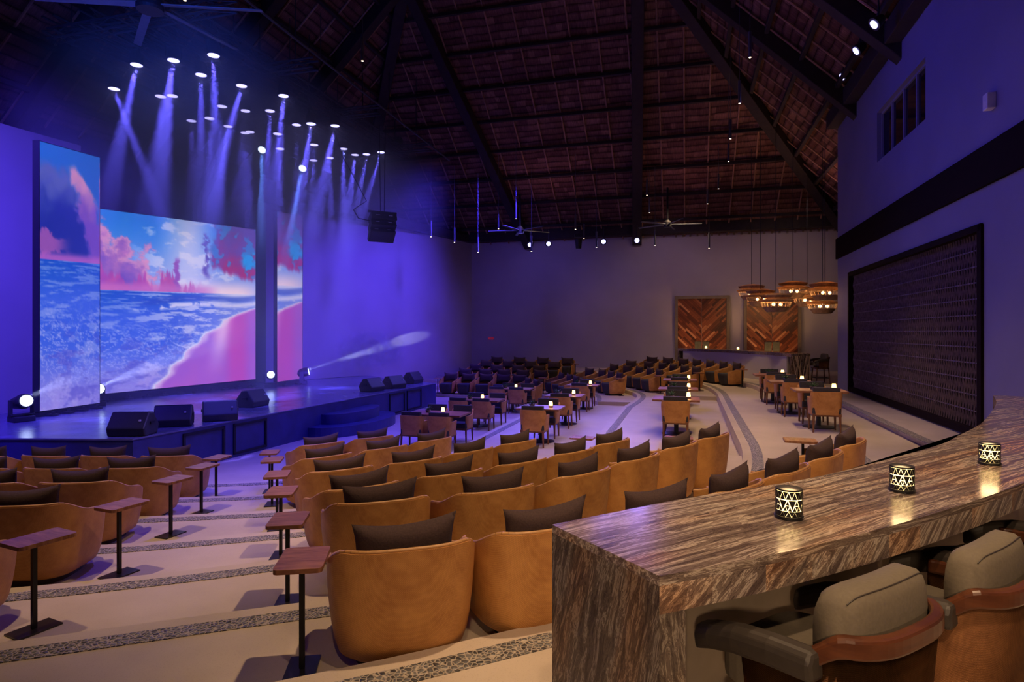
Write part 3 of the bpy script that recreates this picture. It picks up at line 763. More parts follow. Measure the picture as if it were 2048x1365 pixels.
# hanging rig: four lattice trusses and PAR lamps
TRZ = 8.95
RIG = thing('lighting_rig', 'dark lattice truss grid hung on chains above the stage', 'lighting rig')
def truss(label, p, q, w=.30):
    root = bpy.data.objects.new('truss', None); COL.objects.link(root); root.parent = RIG; root.location = (*p, 0); root.rotation_euler = (0, 0, math.atan2(q[1]-p[1], q[0]-p[0]))
    L = (Vector(q)-Vector(p)).length
    bm = bmesh.new()
    for y in (-w/2, w/2):
        for z in (TRZ, TRZ+w): tube(bm, (0, y, z), (L, y, z), .024, None, 6)
    mt_ = finish(bm, 'main_tube', 'darkmet', root)
    bm = bmesh.new(); n = int(L/.55)
    for i in range(n):
        x0 = L*i/n; x1 = L*(i+1)/n
        for (y0, z0, y1, z1) in ((-w/2, TRZ, -w/2, TRZ+w), (w/2, TRZ, w/2, TRZ+w), (-w/2, TRZ, w/2, TRZ), (-w/2, TRZ+w, w/2, TRZ+w)):
            if i % 2: y0, z0, y1, z1 = y1, z1, y0, z0
            tube(bm, (x0, y0, z0), (x1, y1, z1), .012, None, 5)
    finish(bm, 'lattice_brace', 'darkmet', root)
    for f in (.12, .5, .88):
        bm = bmesh.new(); tube(bm, (L*f, 0, TRZ+w), (L*f, 0, TRZ+2.6), .012, None, 5); finish(bm, 'hoist_chain', 'wire', root)
for i, r_ in enumerate((-9.9, -10.9, -11.9, -12.9)):
    truss(['audience side lattice truss carrying stage lamps', 'second lattice truss back from the audience side', 'third lattice truss back from the audience side', 'rearmost lattice truss close to the screens'][i], sr(9.8, r_), sr(20.6 if i < 3 else 19, r_))
for i, s_ in enumerate((10.2, 13.0, 16.2, 19.9)):
    truss(['nearest cross truss tying the stage rig together', 'second cross truss tying the stage rig together', 'third cross truss tying the stage rig together', 'far end cross truss tying the stage rig together'][i], sr(s_, -8.6), sr(s_, -13.3), .22)
bm = bmesh.new(); tube(bm, P3(7, -8.55, 9.4), P3(21.5, -8.55, 9.0), .03, None, 6); tag(finish(bm, 'rigging_pipe', 'darkmet'), 'thin pipe running outside the stage rig toward the audience', 'pipe')
def make_par():
    t = thing('stage_lamp', 'x', 'stage lamp', group='lamps hanging from the stage trusses')
    bm = bmesh.new(); lathe(bm, [(.10, .28), (.13, .22), (.14, .05), (.145, 0), (.12, .0)], 20); finish(bm, 'housing', 'rubber', t, smooth=False)
    bm = bmesh.new(); lathe(bm, [(.12, -.004), (.12, .012)], 20); finish(bm, 'lens', 'lensblue', t)
    bm = bmesh.new(); box(bm, -.155, 0, .22, .015, .05, .3); box(bm, .155, 0, .22, .015, .05, .3); box(bm, 0, 0, .37, .325, .05, .015); tube(bm, (0, 0, .37), (0, 0, .46), .02, None, 8); finish(bm, 'yoke', 'rubber', t)
    return t
par = Proto(make_par())
LZ = 8.55
#   u, v, row r, beam tilt (dx, dy at deck), power, cone degrees
lamps = [(427, 111, -9.9, .4, -.4, 1), (273, 130, -11.9, -1.2, -.6, 1), (347, 121, -10.9, -.9, -.4, 1), (402, 150, -10.9, .0, 0, 1), (567, 192, -9.9, -.6, -.2, 1),
         (670, 252, -9.9, -1.4, -.5, 1), (762, 305, -9.9, -2.0, -1, 1), (687, 298, -10.9, .0, 0, 1), (710, 310, -10.9, -.8, -.4, 1), (444, 213, -11.9, -.2, 0, .4),
         (540, 222, -10.9, -.3, 0, .8), (321, 193, -12.9, 0, 0, .3), (593, 250, -10.9, 0, 0, .3), (419, 237, -12.3, 0, 0, .8), (456, 253, -12.9, -1.0, -.2, 1),
         (555, 268, -11.6, 0, 0, .3), (560, 298, -11.9, 0, 0, .5), (490, 266, -12.6, .1, 0, .6), (660, 316, -11.3, .2, -.2, .8), (483, 172, -10.4, -1.8, -.5, 1),
         (622, 248, -9.9, -1.2, .2, .8), (228, 178, -13.2, 2.5, .8, 1), (345, 192, -12.4, -.6, 0, .5), (383, 242, -13.2, 0.2, 0, .3), (491, 222, -11.6, -.8, 0, .5), (733, 309, -10.4, -1.2, -.5, .8),
         (628, 290, -10.9, -.2, 0, .3), (627, 321, -11.9, -.5, 0, .4), (500, 264, -12.3, 0, 0, .3)]
for i, (u, v, r_, dx, dy, pw) in enumerate(lamps):
    # on the vertical plane of that truss
    # solve Y with r = r_: .9616*X-.2745*Y = r_, X = k*Y
    k = (u-CU)/F; Y = r_/(.9616*k-.2745); z = EYE-(v-HV)*Y/F
    z = max(7.2, min(8.75, z)); p = Vector((k*Y, Y, z))
    lab = 'blue stage lamp hanging %s along its truss' % ('low' if z < 8.2 else 'high')
    q = par.put(tuple(p), random.uniform(0, 3), lab)
    d = Vector((dx, dy, -7.6)).normalized()
    sr_now = to_sr(p)
    q['label'] = '%s lamp pointing %s, %s in the %s truss row' % (
        'dim' if pw < .45 else 'bright', 'straight down' if abs(dx) < .25 else ('inward to the screens' if dx < 0 else 'outward to the hall'),
        ['', 'first', 'second', 'third', 'fourth', 'fifth', 'sixth', 'seventh', 'eighth', 'ninth', 'tenth'][1+sum(1 for (uu, vv, rr, *_r) in lamps[:i] if abs(rr-r_) < .5) if 1+sum(1 for (uu, vv, rr, *_r) in lamps[:i] if abs(rr-r_) < .5) <= 10 else 10],
        'first' if r_ > -10.2 else 'second' if r_ > -11.2 else 'third' if r_ > -12.2 else 'fourth')
    spot('stage_beam', p+d*.03, p+d*9, 8000*pw, (.12, .10, 1.0), 8+2*(i % 3), .5, .05)
# bright spots lower down in the rig
for (u, v, Y, lab, tg) in ((524, 300, 18.2, 'bright round spot hanging low before the dark recess', (0.1, -.4)), (605, 337, 19.0, 'bright round spot hanging lowest above the narrow screen', (-.9, -.6))):
    p = atY(u, v, Y)
    t = thing('profile_spot', lab, 'stage light', tuple(p)); 
    bm = bmesh.new(); tube(bm, (0, .3, .3), (0, 0, 0), .10, .13, 16); finish(bm, 'housing', 'rubber', t)
    bm = bmesh.new(); tube(bm, (0, 0, 0), (0, -.006, -.006), .11, .11, 16); finish(bm, 'lens', 'lenswhite', t)
    bm = bmesh.new(); tube(bm, (0, .15, .15), (0, .15, TRZ-p.z), .02, None, 6); finish(bm, 'drop_pipe', 'darkmet', t)
    spot('stage_beam', p+Vector((0, -.02, -.03)), p+Vector((tg[0], tg[1], -6)), 12000, (.12, .25, 1.0), 7, .4, .05)
# big ceiling fan
def make_fan(R, nb, hub):
    t = thing('ceiling_fan', 'x', 'ceiling fan')
    bm = bmesh.new(); lathe(bm, [(hub, 0), (hub*1.05, .05), (hub, .2), (hub*.4, .3)], 24); finish(bm, 'motor_hub', 'darkmet', t)
    for i in range(nb):
        a = 2*PI*i/nb+.12; bm = bmesh.new()
        box(bm, R/2+hub*.4, 0, .12, R-hub*.3, R*.075, .02, None)
        bmesh.ops.rotate(bm, cent=(0, 0, .12), matrix=Matrix.Rotation(.25, 3, 'X'), verts=bm.verts)
        bmesh.ops.rotate(bm, cent=(0, 0, 0), matrix=Matrix.Rotation(a, 3, 'Z'), verts=bm.verts); finish(bm, 'fan_blade', M['fanblade'], t)
    bm = bmesh.new(); tube(bm, (0, 0, .28), (0, 0, 4.6 if R > 1.5 else 1.6), .04, None, 8); finish(bm, 'down_rod', 'black', t)
    return t
M['fanblade'] = plain('grey_fan_blade', (.12, .13, .15), .5)
f1 = make_fan(1.9, 6, .22); p = atY(300, 22, 11.2); f1.location = p; f1['label'] = 'big six bladed grey ceiling fan above the near end of stage'
fan2 = Proto(make_fan(1.3, 5, .15))
fp = atY(1040, 467, 25.5); fan2.put(tuple(fp), .3, 'small ceiling fan before the middle of the back wall', 'small ceiling fans near the back wall')
fp = atY(1335, 455, 25.0); fan2.put(tuple(fp), 1.0, 'small ceiling fan above the first chevron door', 'small ceiling fans near the back wall')
# hanging loudspeaker cluster
def cluster():
    p = atY(765, 425, 19.2); t = thing('hanging_speaker', 'dark three box loudspeaker cluster hung from cables by the stage end', 'loudspeaker', tuple(p), .5)
    for i in range(3):
        bm = bmesh.new(); box(bm, 0, 0, 0, .80, .42, .24); 
        for v_ in bm.verts:
            if v_.co.y > 0: v_.co.z *= .7
        bmesh.ops.rotate(bm, cent=(0, 0, 0), matrix=Matrix.Rotation(-.35-.28*i, 3, 'X'), verts=bm.verts)
        bmesh.ops.translate(bm, vec=(0, .06*i*i*.4+.0, -.20-.25*i), verts=bm.verts)
        finish(bm, 'speaker_box', 'rubber', t, bevel=.015)
        bm = bmesh.new()
        for sx in (-.2, .2): box(bm, sx, -.22, 0, .12, .01, .02)
        bmesh.ops.rotate(bm, cent=(0, 0, 0), matrix=Matrix.Rotation(-.35-.28*i, 3, 'X'), verts=bm.verts)
        bmesh.ops.translate(bm, vec=(0, .06*i*i*.4, -.20-.25*i), verts=bm.verts); finish(bm, 'handle_slot', 'white', t)
    bm = bmesh.new(); box(bm, 0, .02, .0, .9, .08, .06); finish(bm, 'rigging_bar', 'darkmet', t)
    bm = bmesh.new()
    for dx in (-.06, .06): tube(bm, (dx, .02, 0), (dx*1.6, .02, TRZ-p.z+.1), .012, None, 5)
    finish(bm, 'cable', 'wire', t)
    bm = bmesh.new(); pts = [(-.35, 0, -.3), (-.75, 0, -.25), (-.9, 0, 0), (-.5, 0, .3), (-.75, 0, .75), (-1.2, .1, 1.6), (-1.5, .2, TRZ-p.z)]
    for a, b in zip(pts, pts[1:]): tube(bm, a, b, .014, None, 6)
    finish(bm, 'loose_cable', 'wire', t)
cluster()
p = atY(790, 283, 22.0); bm = bmesh.new(); box(bm, 0, 0, 0, .5, .3, .22); tube(bm, (.0, 0, .1), (0, 0, .9), .02, None, 6); tube(bm, (-.1, -.15, 0), (-.1, -.22, 0), .07, None, 12)
o = finish(bm, 'projector', 'darkmet', None, bevel=.01); o.location = p; tag(o, 'small boxy projector at the far tip of the rig', 'projector')
p = atY(385, 380, 21.5); bm = bmesh.new()
for k in range(2):
    for y in (0, .35):
        tube(bm, (k*.35, y, -1.0), (k*.35, y, -.2), .03, None, 6); tube(bm, (k*.35, y, -.2), (k*.35+1.5, y, 2.6), .03, None, 6)
for i in range(10): tube(bm, (1.5*i/10, 0, -.2+2.8*i/10), (.35+1.5*i/10, .35, -.2+2.8*i/10), .02, None, 5)
o = finish(bm, 'folded_truss', 'darkmet'); o.location = p; tag(o, 'bent lattice boom hanging in the dark above the wide screen', 'truss boom')

# wall-side blue spots (on the ring beam) and roof spots
def flood(u, v, Y, lab, grp, aim, pw, col=(.22, .18, 1.0), mat='lensblue', size=70):
    p = atY(u, v, Y); d = (Vector(aim)-p).normalized(); q = d.to_track_quat('-Z', 'Y')
    t = thing('flood_light', lab, 'flood light', tuple(p), 0, grp)
    def R(x): return p*0+q @ Vector(x)
    bm = bmesh.new(); tube(bm, R((0, 0, .22)), R((0, 0, 0)), .09, .15, 16); finish(bm, 'housing', 'rubber', t)
    bm = bmesh.new(); tube(bm, R((0, 0, -.003)), R((0, 0, -.01)), .095, .095, 20); finish(bm, 'lens', mat, t)
    bm = bmesh.new(); tube(bm, R((0, 0, .12)), (R((0, 0, .12)).x, R((0, 0, .12)).y, .65), .018, None, 6); finish(bm, 'hanger', 'rubber', t)
    if pw: spot('flood_beam', p+d*.05, aim, pw, col, size, .6, .12)
for i, (u, v) in enumerate(((1060, 490), (1097, 488), (1207, 483.5), (1274, 481))):
    flood(u, v, 28.2-.012*(u-1060), ['first', 'second', 'third', 'fourth'][i]+' of the blue floods on the back wall beam, counted from the stage', 'blue floods along the back wall beam', (-2+i*1.5, 10, 1), 700)
for i, (u, v, Y) in enumerate(((1748, 49, 13.2), (1712, 102, 15.0), (1684, 154, 17.2))):
    flood(u, v, Y, ['highest', 'middle', 'lowest'][i]+' of the three blue floods under the roof beside the side wall', 'blue floods over the side wall', (-3-i, 14+3*i, .5), 900, size=55)
p = atY(1157, 483, 27.5); bm = bmesh.new(); tube(bm, (0, 0, .1), (0, 0, -.32), .17, .12, 14); box(bm, 0, 0, .25, .36, .2, .12); o = finish(bm, 'moving_head_light', 'rubber'); o.location = p; tag(o, 'unlit black moving head hanging before the back wall beam', 'stage light')

# ------------------------------------------------------------------ tube pendants
def make_pendant():
    t = thing('tube_pendant', 'x', 'pendant light', group='slim tube pendants over the hall')
    bm = bmesh.new(); tube(bm, (0, 0, 0), (0, 0, .62), .038, None, 12); finish(bm, 'tube_shade', 'tubegrey', t)
    bm = bmesh.new(); tube(bm, (0, 0, .62), (0, 0, 3.2), .008, None, 5); finish(bm, 'cable', 'tubegrey', t)
    bm = bmesh.new(); tube(bm, (0, 0, -.004), (0, 0, .004), .026, None, 10); finish(bm, 'lens', 'warmlens', t)
    return t
pen = Proto(make_pendant())
pend = [(725, 122, 14.3, 'large dark tube pendant between the rig and roof beams'), (82, 190, 16.4, 'tube pendant nearest the picture edge above the tall screen'), (370, 1, 12.2, 'tube pendant glowing just beside the big fan'),
        (1500, 115, 14.9, 'highest blue lit tube pendant of the stepped row of four'), (1479, 207, 16.9, 'second blue lit tube pendant down the stepped row'), (1461, 278, 20, 'third blue lit tube pendant down the stepped row'), (1457, 323, 22.5, 'lowest blue lit tube pendant of the stepped row'),
        (1294, 391, 25.0, 'tube pendant just beside the thick middle rafter'), (1299, 426, 27.0, 'tube pendant lower beside the thick middle rafter'), (1437, 378, 25.5, 'tube pendant hanging high over the far seats'), (1415, 408, 26.5, 'tube pendant hanging over the far bar front'),
        (1032, 438, 25, 'tube pendant below the long dark cable'), (997, 458, 26.5, 'tube pendant beside the foot of the far rafter'), (1151, 459, 26, 'tube pendant above the unlit moving head'), (1168, 477, 27, 'tube pendant grazing the back wall top'),
        (862, 474, 24, 'tube pendant over the stage end wall'), (909, 485, 26, 'tube pendant next to the room corner'), (956, 505, 25, 'tube pendant hanging low in the room corner'), (1063, 503, 24.5, 'tube pendant behind the first blue flood'),
        (1193, 495, 24.5, 'tube pendant between second and third blue floods'), (1310, 491, 25, 'tube pendant beside the fourth blue flood'), (1418, 497, 24.5, 'tube pendant above the first chevron door')]
for (u, v, Y, lab) in pend: p = atY(u, v, Y); pen.put(tuple(p), 0, lab)

# ------------------------------------------------------------------ woven pendant lamps
def make_woven():
    t = thing('woven_lamp', 'x', 'pendant lamp', group='woven basket lamps over the far corner')
    bm = bmesh.new()
    for (z0, r0, z1, r1) in ((.34, .16, .26, .52), (.26, .52, .18, .46), (.10, .58, .03, .50), (.16, .30, .10, .58)):
        seg = 40; 
        ra = [bm.verts.new((r0*math.cos(2*PI*i/seg), r0*math.sin(2*PI*i/seg), z0+.008*(i % 2))) for i in range(seg)]
        rb = [bm.verts.new((r1*math.cos(2*PI*i/seg), r1*math.sin(2*PI*i/seg), z1+.008*(i % 2))) for i in range(seg)]
        for i in range(seg): bm.faces.new((ra[i], ra[(i+1) % seg], rb[(i+1) % seg], rb[i]))
    bmesh.ops.solidify(bm, geom=bm.faces, thickness=.015); finish(bm, 'upper_shade', 'lampweave', t)
    bm = bmesh.new()
    for (z0, r0, z1, r1) in ((-.13, .44, -.30, .30),):
        seg = 32
        ra = [bm.verts.new((r0*math.cos(2*PI*i/seg), r0*math.sin(2*PI*i/seg), z0)) for i in range(seg)]
        rb = [bm.verts.new((r1*math.cos(2*PI*i/seg), r1*math.sin(2*PI*i/seg), z1)) for i in range(seg)]
        for i in range(seg): bm.faces.new((ra[i], ra[(i+1) % seg], rb[(i+1) % seg], rb[i]))
        bm.faces.new(rb[::-1])
    for i in range(24):
        a = 2*PI*i/24; tube(bm, (.50*math.cos(a), .50*math.sin(a), .03), (.44*math.cos(a), .44*math.sin(a), -.13), .008, None, 4)
    finish(bm, 'lower_shade', 'lampweave', t)
    for sx in (-.14, .14):
        bm = bmesh.new(); bmesh.ops.create_uvsphere(bm, u_segments=12, v_segments=8, radius=.055); bmesh.ops.translate(bm, vec=(sx, -.06, -.04), verts=bm.verts); finish(bm, 'bulb', 'bulb', t)
    bm = bmesh.new(); tube(bm, (0, 0, .0), (0, 0, 6.2), .012, None, 6); finish(bm, 'cable', 'wire', t)
    return t
wov = Proto(make_woven())
wl = [(1503, 586, 25.4, 'woven lamp at the outer left of the basket lamp cluster'), (1521, 597, 23.2, 'woven lamp hanging before the outer left basket lamp'), (1552, 607, 21.4, 'lowest woven lamp, before the second chevron door'),
      (1586, 581, 23.5, 'highest woven lamp, over the second chevron door'), (1614, 599, 24.5, 'woven lamp partly hidden behind the pale front one'), (1650, 584, 21.5, 'woven lamp hanging closest to the side wall edge'), (1645, 611, 22.6, 'pale woven lamp directly beneath the one by the wall edge')]
for (u, v, Y, lab) in wl:
    p = atY(u, v, Y); o = wov.put(tuple(p), random.uniform(0, .3), lab)
    point('lamp_bulb_light', p+Vector((0, 0, .0)), 48, (1, .55, .22), .06)

# ------------------------------------------------------------------ barrel armchair
def sup(t, a, b, e):
    c = math.cos(t); s_ = math.sin(t); return (a*math.copysign(abs(c)**(2/e), c), b*math.copysign(abs(s_)**(2/e), s_))
def make_barrel():
    t = thing('barrel_armchair', 'x', 'armchair')
    bm = bmesh.new(); N = 36; K = 9; th = .035
    prof = [(.055, .76), (.09, .86), (.16, .905), (.26, .94), (.38, .965), (.50, .985), (.60, .995), (.68, 1.0), (.70, 1.0)]
    def ring_pt(i, k, inset=0):
        f = i/N; ang = -PI/2 + (f-.5)*2*math.radians(133)
        x, y = sup(ang, .432-inset, .40-inset, 3.2)
        h, sc_k = prof[k]
        drop = sm(.30, .95, abs(f-.5)*2)*.21
        zz = .055+(h-.055)*((.70-drop-.055)/(.70-.055))
        return Vector((x*sc_k, y*sc_k-(.02 if y < 0 else 0)*(h/.7), zz))
    out = [[bm.verts.new(ring_pt(i, k)) for i in range(N+1)] for k in range(K)]
    inn = [[bm.verts.new(ring_pt(i, k, th)) for i in range(N+1)] for k in range(K)]
    for k in range(K-1):
        for i in range(N):
            bm.faces.new((out[k][i], out[k][i+1], out[k+1][i+1], out[k+1][i])); bm.faces.new((inn[k][i], inn[k+1][i], inn[k+1][i+1], inn[k][i+1]))
        for i in (0, N): bm.faces.new((out[k][i], out[k+1][i], inn[k+1][i], inn[k][i]))
    for i in range(N):
        bm.faces.new((out[K-1][i], out[K-1][i+1], inn[K-1][i+1], inn[K-1][i])); bm.faces.new((out[0][i], inn[0][i], inn[0][i+1], out[0][i+1]))
    sh = finish(bm, 'shell', 'tan', t, smooth=True)
    e = sh.modifiers.new('edge', 'EDGE_SPLIT'); e.split_angle = math.radians(50)
    bm = bmesh.new()
    pr = [(out_p) for out_p in []]
    pts = [ring_pt(i, K-1, th/2)+Vector((0, 0, .004)) for i in range(N+1)]
    for a, b in zip(pts, pts[1:]): tube(bm, a, b, .0125, None, 6, False)
    finish(bm, 'rim_piping', 'piping', t, smooth=True)
    bm = bmesh.new()   # seat block, flush to floor at the front
    pts = [(x, y if y > 0 else y*.75) for x, y in (sup(2*PI*i/40, .345, .405, 3.6) for i in range(40))]
    rings = []
    for z, sc_ in ((.06, .82), (.10, .86), (.36, .99), (.415, .98), (.43, .93)):
        rings.append([bm.verts.new((x*sc_, (y*sc_+.015), z)) for x, y in pts])
    for a, b in zip(rings, rings[1:]):
        for i in range(40): bm.faces.new((a[i], a[(i+1) % 40], b[(i+1) % 40], b[i]))
    bm.faces.new(rings[0][::-1]); bm.faces.new(rings[-1]); finish(bm, 'seat_cushion', 'seatfab', t, smooth=False, bevel=.0)
    bm = bmesh.new(); pts = [sup(2*PI*i/32, .28, .28, 3) for i in range(32)]; prism(bm, pts, 0, .062); finish(bm, 'plinth', 'plinth', t)
    return t
def make_pillow():
    bm = bmesh.new(); nx, ny = 18, 12; W, H, T = .60, .37, .075
    gs = []
    for s_ in (1, -1):
        g = [[None]*(nx+1) for _ in range(ny+1)]
        for j in range(ny+1):
            for i in range(nx+1):
                x = -1+2*i/nx; y = -1+2*j/ny
                px = x*(W/2)*(1-.09*(1-y*y)); pz = y*(H/2)*(1-.22*(1-x*x))
                d = T*((1-x**4)*(1-y**4))**.6
                g[j][i] = bm.verts.new((px, s_*d, pz+.012*x*y))
        gs.append(g)
        for j in range(ny):
            for i in range(nx):
                q = (g[j][i], g[j][i+1], g[j+1][i+1], g[j+1][i]); bm.faces.new(q if s_ > 0 else q[::-1])
    bmesh.ops.remove_doubles(bm, verts=bm.verts, dist=.0004)
    return finish(bm, 'throw_pillow', 'pillow', None, smooth=True)
CH = Proto(make_barrel()); PILL = make_pillow(); pill_used = [False]
def put_pillow(x, y, z, rz, tilt, label, group):
    if not pill_used[0]: o = PILL; pill_used[0] = True
    else: o = PILL.copy(); COL.objects.link(o)
    o.rotation_mode = 'XYZ'; o.location = (x, y, z); o.rotation_euler = (tilt, 0, rz); tag(o, label, 'pillow', group)
def armchair(x, y, n, tier, where, group, sc=1):
    """chair centre x,y; n = facing"""
    n = Vector(n).normalized(); rz = rotz_to(n.x, n.y)
    c_ = CH.put((x, y, TZ[tier]), rz, 'tan barrel armchair '+where, group)
    if sc != 1: c_.scale = (sc, sc*.5+.5, 1)
    px, py = x-n.x*.235, y-n.y*.235
    put_pillow(px, py, TZ[tier]+.655, rz+random.uniform(-.06, .06), random.uniform(.02, .10), 'brown pillow on armchair '+where, 'brown pillows, '+group)

ROWS = {'A': [(-.62, 3.58), (.20, 3.92), (1.0, 4.36), (1.70, 4.9), (2.38, 5.5), (3.03, 6.15), (3.66, 6.85)],
        'B': [(-1.06, 4.96), (-.17, 5.30), (.62, 5.91), (1.28, 6.6), (1.92, 7.32), (2.52, 7.97)],
        'C': [(-1.45, 5.88), (-.66, 6.42), (.06, 6.97), (.70, 7.58), (1.28, 8.25)],
        'D': [(-1.99, 7.14), (-1.22, 7.62), (-.58, 8.25), (.03, 8.9)],
        'E': [(-2.53, 8.44), (-1.86, 9.06), (-1.25, 9.75)],
        'F': [(-3.12, 10.1), (-2.42, 10.7)]}
LEFT = {'B': [(-3.95, 4.0), (-4.85, 4.0)],
        'C': [(-4.14, 5.27), (-5.03, 5.25)],
        'D': [(-4.55, 6.55), (-5.45, 6.52)],
        'E': [(-4.76, 7.78), (-5.68, 7.75), (-6.56, 7.75)],
        'F': [(-5.03, 9.12), (-5.93, 9.12), (-6.8, 9.12), (-7.66, 9.12)]}
RN = {'A': 'first', 'B': 'second', 'C': 'third', 'D': 'fourth', 'E': 'fifth', 'F': 'sixth'}
def row_normals(pts):
    out = []
    for i in range(len(pts)):
        a = Vector(pts[max(0, i-1)]); b = Vector(pts[min(len(pts)-1, i+1)]); t = (b-a).normalized(); out.append(Vector((-t.y, t.x)))
    return out
for k, pts in ROWS.items():
    if k == 'A': ns = [Vector((-math.sin(a), math.cos(a))) for a in (.30, .42, .58, .72, .80, .84, .86)]
    else: ns = row_normals(pts)
    for i, (p, n) in enumerate(zip(pts, ns)):
        c = Vector(p)+n*.22
        if k == 'E': c += n*.05
        armchair(c.x, c.y, n, k, '%s right of the aisle in the %s row up from the bar' % (ORD[i], RN[k]) if 0 else '%s from the aisle, %s row down from the marble bar' % (ORD[i], RN[k]), 'armchairs right of the near aisle')
        # far mirrored bank
        m = mir((c.x, c.y)); nm = Vector(mir((c.x+n.x, c.y+n.y)))-Vector(m)
        armchair(m[0], m[1], nm, k, '%s from the far aisle, %s row down from the far bar' % (ORD[i], RN[k]), 'armchairs before the far bar')
for k, pts in LEFT.items():
    for i, p in enumerate(pts):
        a = -.06*i + (.10 if i == 0 else 0); n = Vector((-math.sin(a), math.cos(a)))
        c = Vector(p)+n*.22
        armchair(c.x, c.y, n, k, '%s outward of the side tables, %s tread from the camera' % (ORD[i], RN[k]), 'armchairs left of the near aisle')
# far bank facing us beside the stage end: rows follow the mirrored treads
def far_curve(k):
    near, far = CURVES[k]; line = offset(far, -.60) if k != 'x' else far
    return line
def hit(line, u):
    kx = (u-CU)/F; best = None
    for a, b in zip(line, line[1:]):
        fa_ = a[0]-kx*a[1]; fb_2 = b[0]-kx*b[1]
        if (fa_ <= 0) != (fb_2 <= 0):
            t = fa_/(fa_-fb_2); p = Vector(a).lerp(Vector(b), t)
            if best is None or p.y > best[0].y: d = (Vector(b)-Vector(a)).normalized(); best = (p, Vector((-d.y, d.x)))
    return best
FARU = {'F': [(897), (932), (968), (1003), (1036)], 'E': [926, 966, 1004, 1042, 1078], 'D': [947, 990, 1033, 1075], 'C': [969, 1013, 1058, 1105], 'B': [990, 1036, 1083, 1132]}
farchairs = {}
for k, us in FARU.items():
    for i, u in enumerate(us):
        Y0 = {'F': 25.3, 'E': 26.5, 'D': 27.7, 'C': 28.9, 'B': 30.1}[k]; X0 = (us[0]-CU)/F*Y0; kx = (u-CU)/F
        sl = -.34; Y = (Y0-sl*X0)/(1-sl*kx); c = Vector((kx*Y, Y))
        n = Vector((-.33, -.94))
        tier = tier_at(c.x, c.y); farchairs[(k, i)] = tier
        armchair(c.x, c.y, n, k, 'facing us, %s from the stage, %s row up' % (ORD[i], {'F': 'first', 'E': 'second', 'D': 'third', 'C': 'fourth', 'B': 'fifth'}[k]), 'armchairs facing across beside the stage end', {'F': .82, 'E': .88}.get(k, .96))
print('FAR TIERS', farchairs)

# ------------------------------------------------------------------ side tables
def make_side():
    t = thing('side_table', 'x', 'side table', group='slim side tables between the armchairs')
    bm = bmesh.new(); prism(bm, rrect(.26, .36, .03), .595, .622); finish(bm, 'tabletop', 'walnut', t, bevel=.005)
    bm = bmesh.new(); box(bm, 0, -.03, .305, .028, .028, .58); finish(bm, 'pole', 'black', t)
    bm = bmesh.new(); box(bm, 0, -.03, .006, .17, .27, .012); finish(bm, 'base_plate', 'basemetal', t)
    return t
SD = Proto(make_side())
def side_table(x, y, rz, tier, lab): SD.put((x, y, TZ[tier]+.006 if 0 else TZ[tier]), rz, lab)
for i, (u, v, k) in enumerate(((606, 1335, 'A'), (577, 1203, 'B'), (563, 1111, 'C'))):
    p = atZ(u, v, TZ[k]); side_table(p.x, p.y, .15, k, 'side table on the right of the aisle, %s from the camera' % ORD[i])
for i, (u, v, k) in enumerate(((555, 948, 'D'), (545, 919, 'E'), (540, 904, 'F'))):
    p = atZ(u, v, TZ[k]+.62); side_table(p.x, p.y, .2, k, 'side table on the right of the aisle, %s from the camera' % ORD[i+3])
for i, (u, v, k) in enumerate(((78, 1257, 'B'), (245, 1148, 'C'), (346, 1069, 'D'), (406, 1026, 'E'), (435, 997, 'F'))):
    p = atZ(u, v, TZ[k]); side_table(p.x, p.y, -.45+.06*i, k, 'side table on the left of the aisle, %s from the camera' % ORD[i])
for (u, v, k, rz, lab) in ((1600, 880, 'A', 1.25, 'side table beyond the first row pillow near the pebble path'), (1358, 876, 'B', 1.3, 'side table past the end of the second armchair row'), (1165, 875, 'D', 1.2, 'side table past the end of the fourth armchair row')):
    p = atZ(u, v, TZ[k]+.62); side_table(p.x, p.y, rz, k, lab)
for (u, v, k, lab) in ((875, 757, 'F', 'side table at the stage end of the far facing front row'), (1086, 756, 'E', 'side table right of the far facing front rows'), (1239, 757, 'D', 'side table before the fourth far bank row'), (1320, 752, 'C', 'side table before the third far bank row'),
                       (1398, 746, 'B', 'side table before the second far bank row'), (1483, 739, 'A', 'side table before the first far bank row'), (1150, 728, 'B', 'side table at the back beside the last facing row')):
    p = atZ(u, v, TZ[k]+.62)
    if p.y > 29: p = Vector((p.x*29/p.y, 29, 0))
    side_table(p.x, p.y, .3, k, lab)

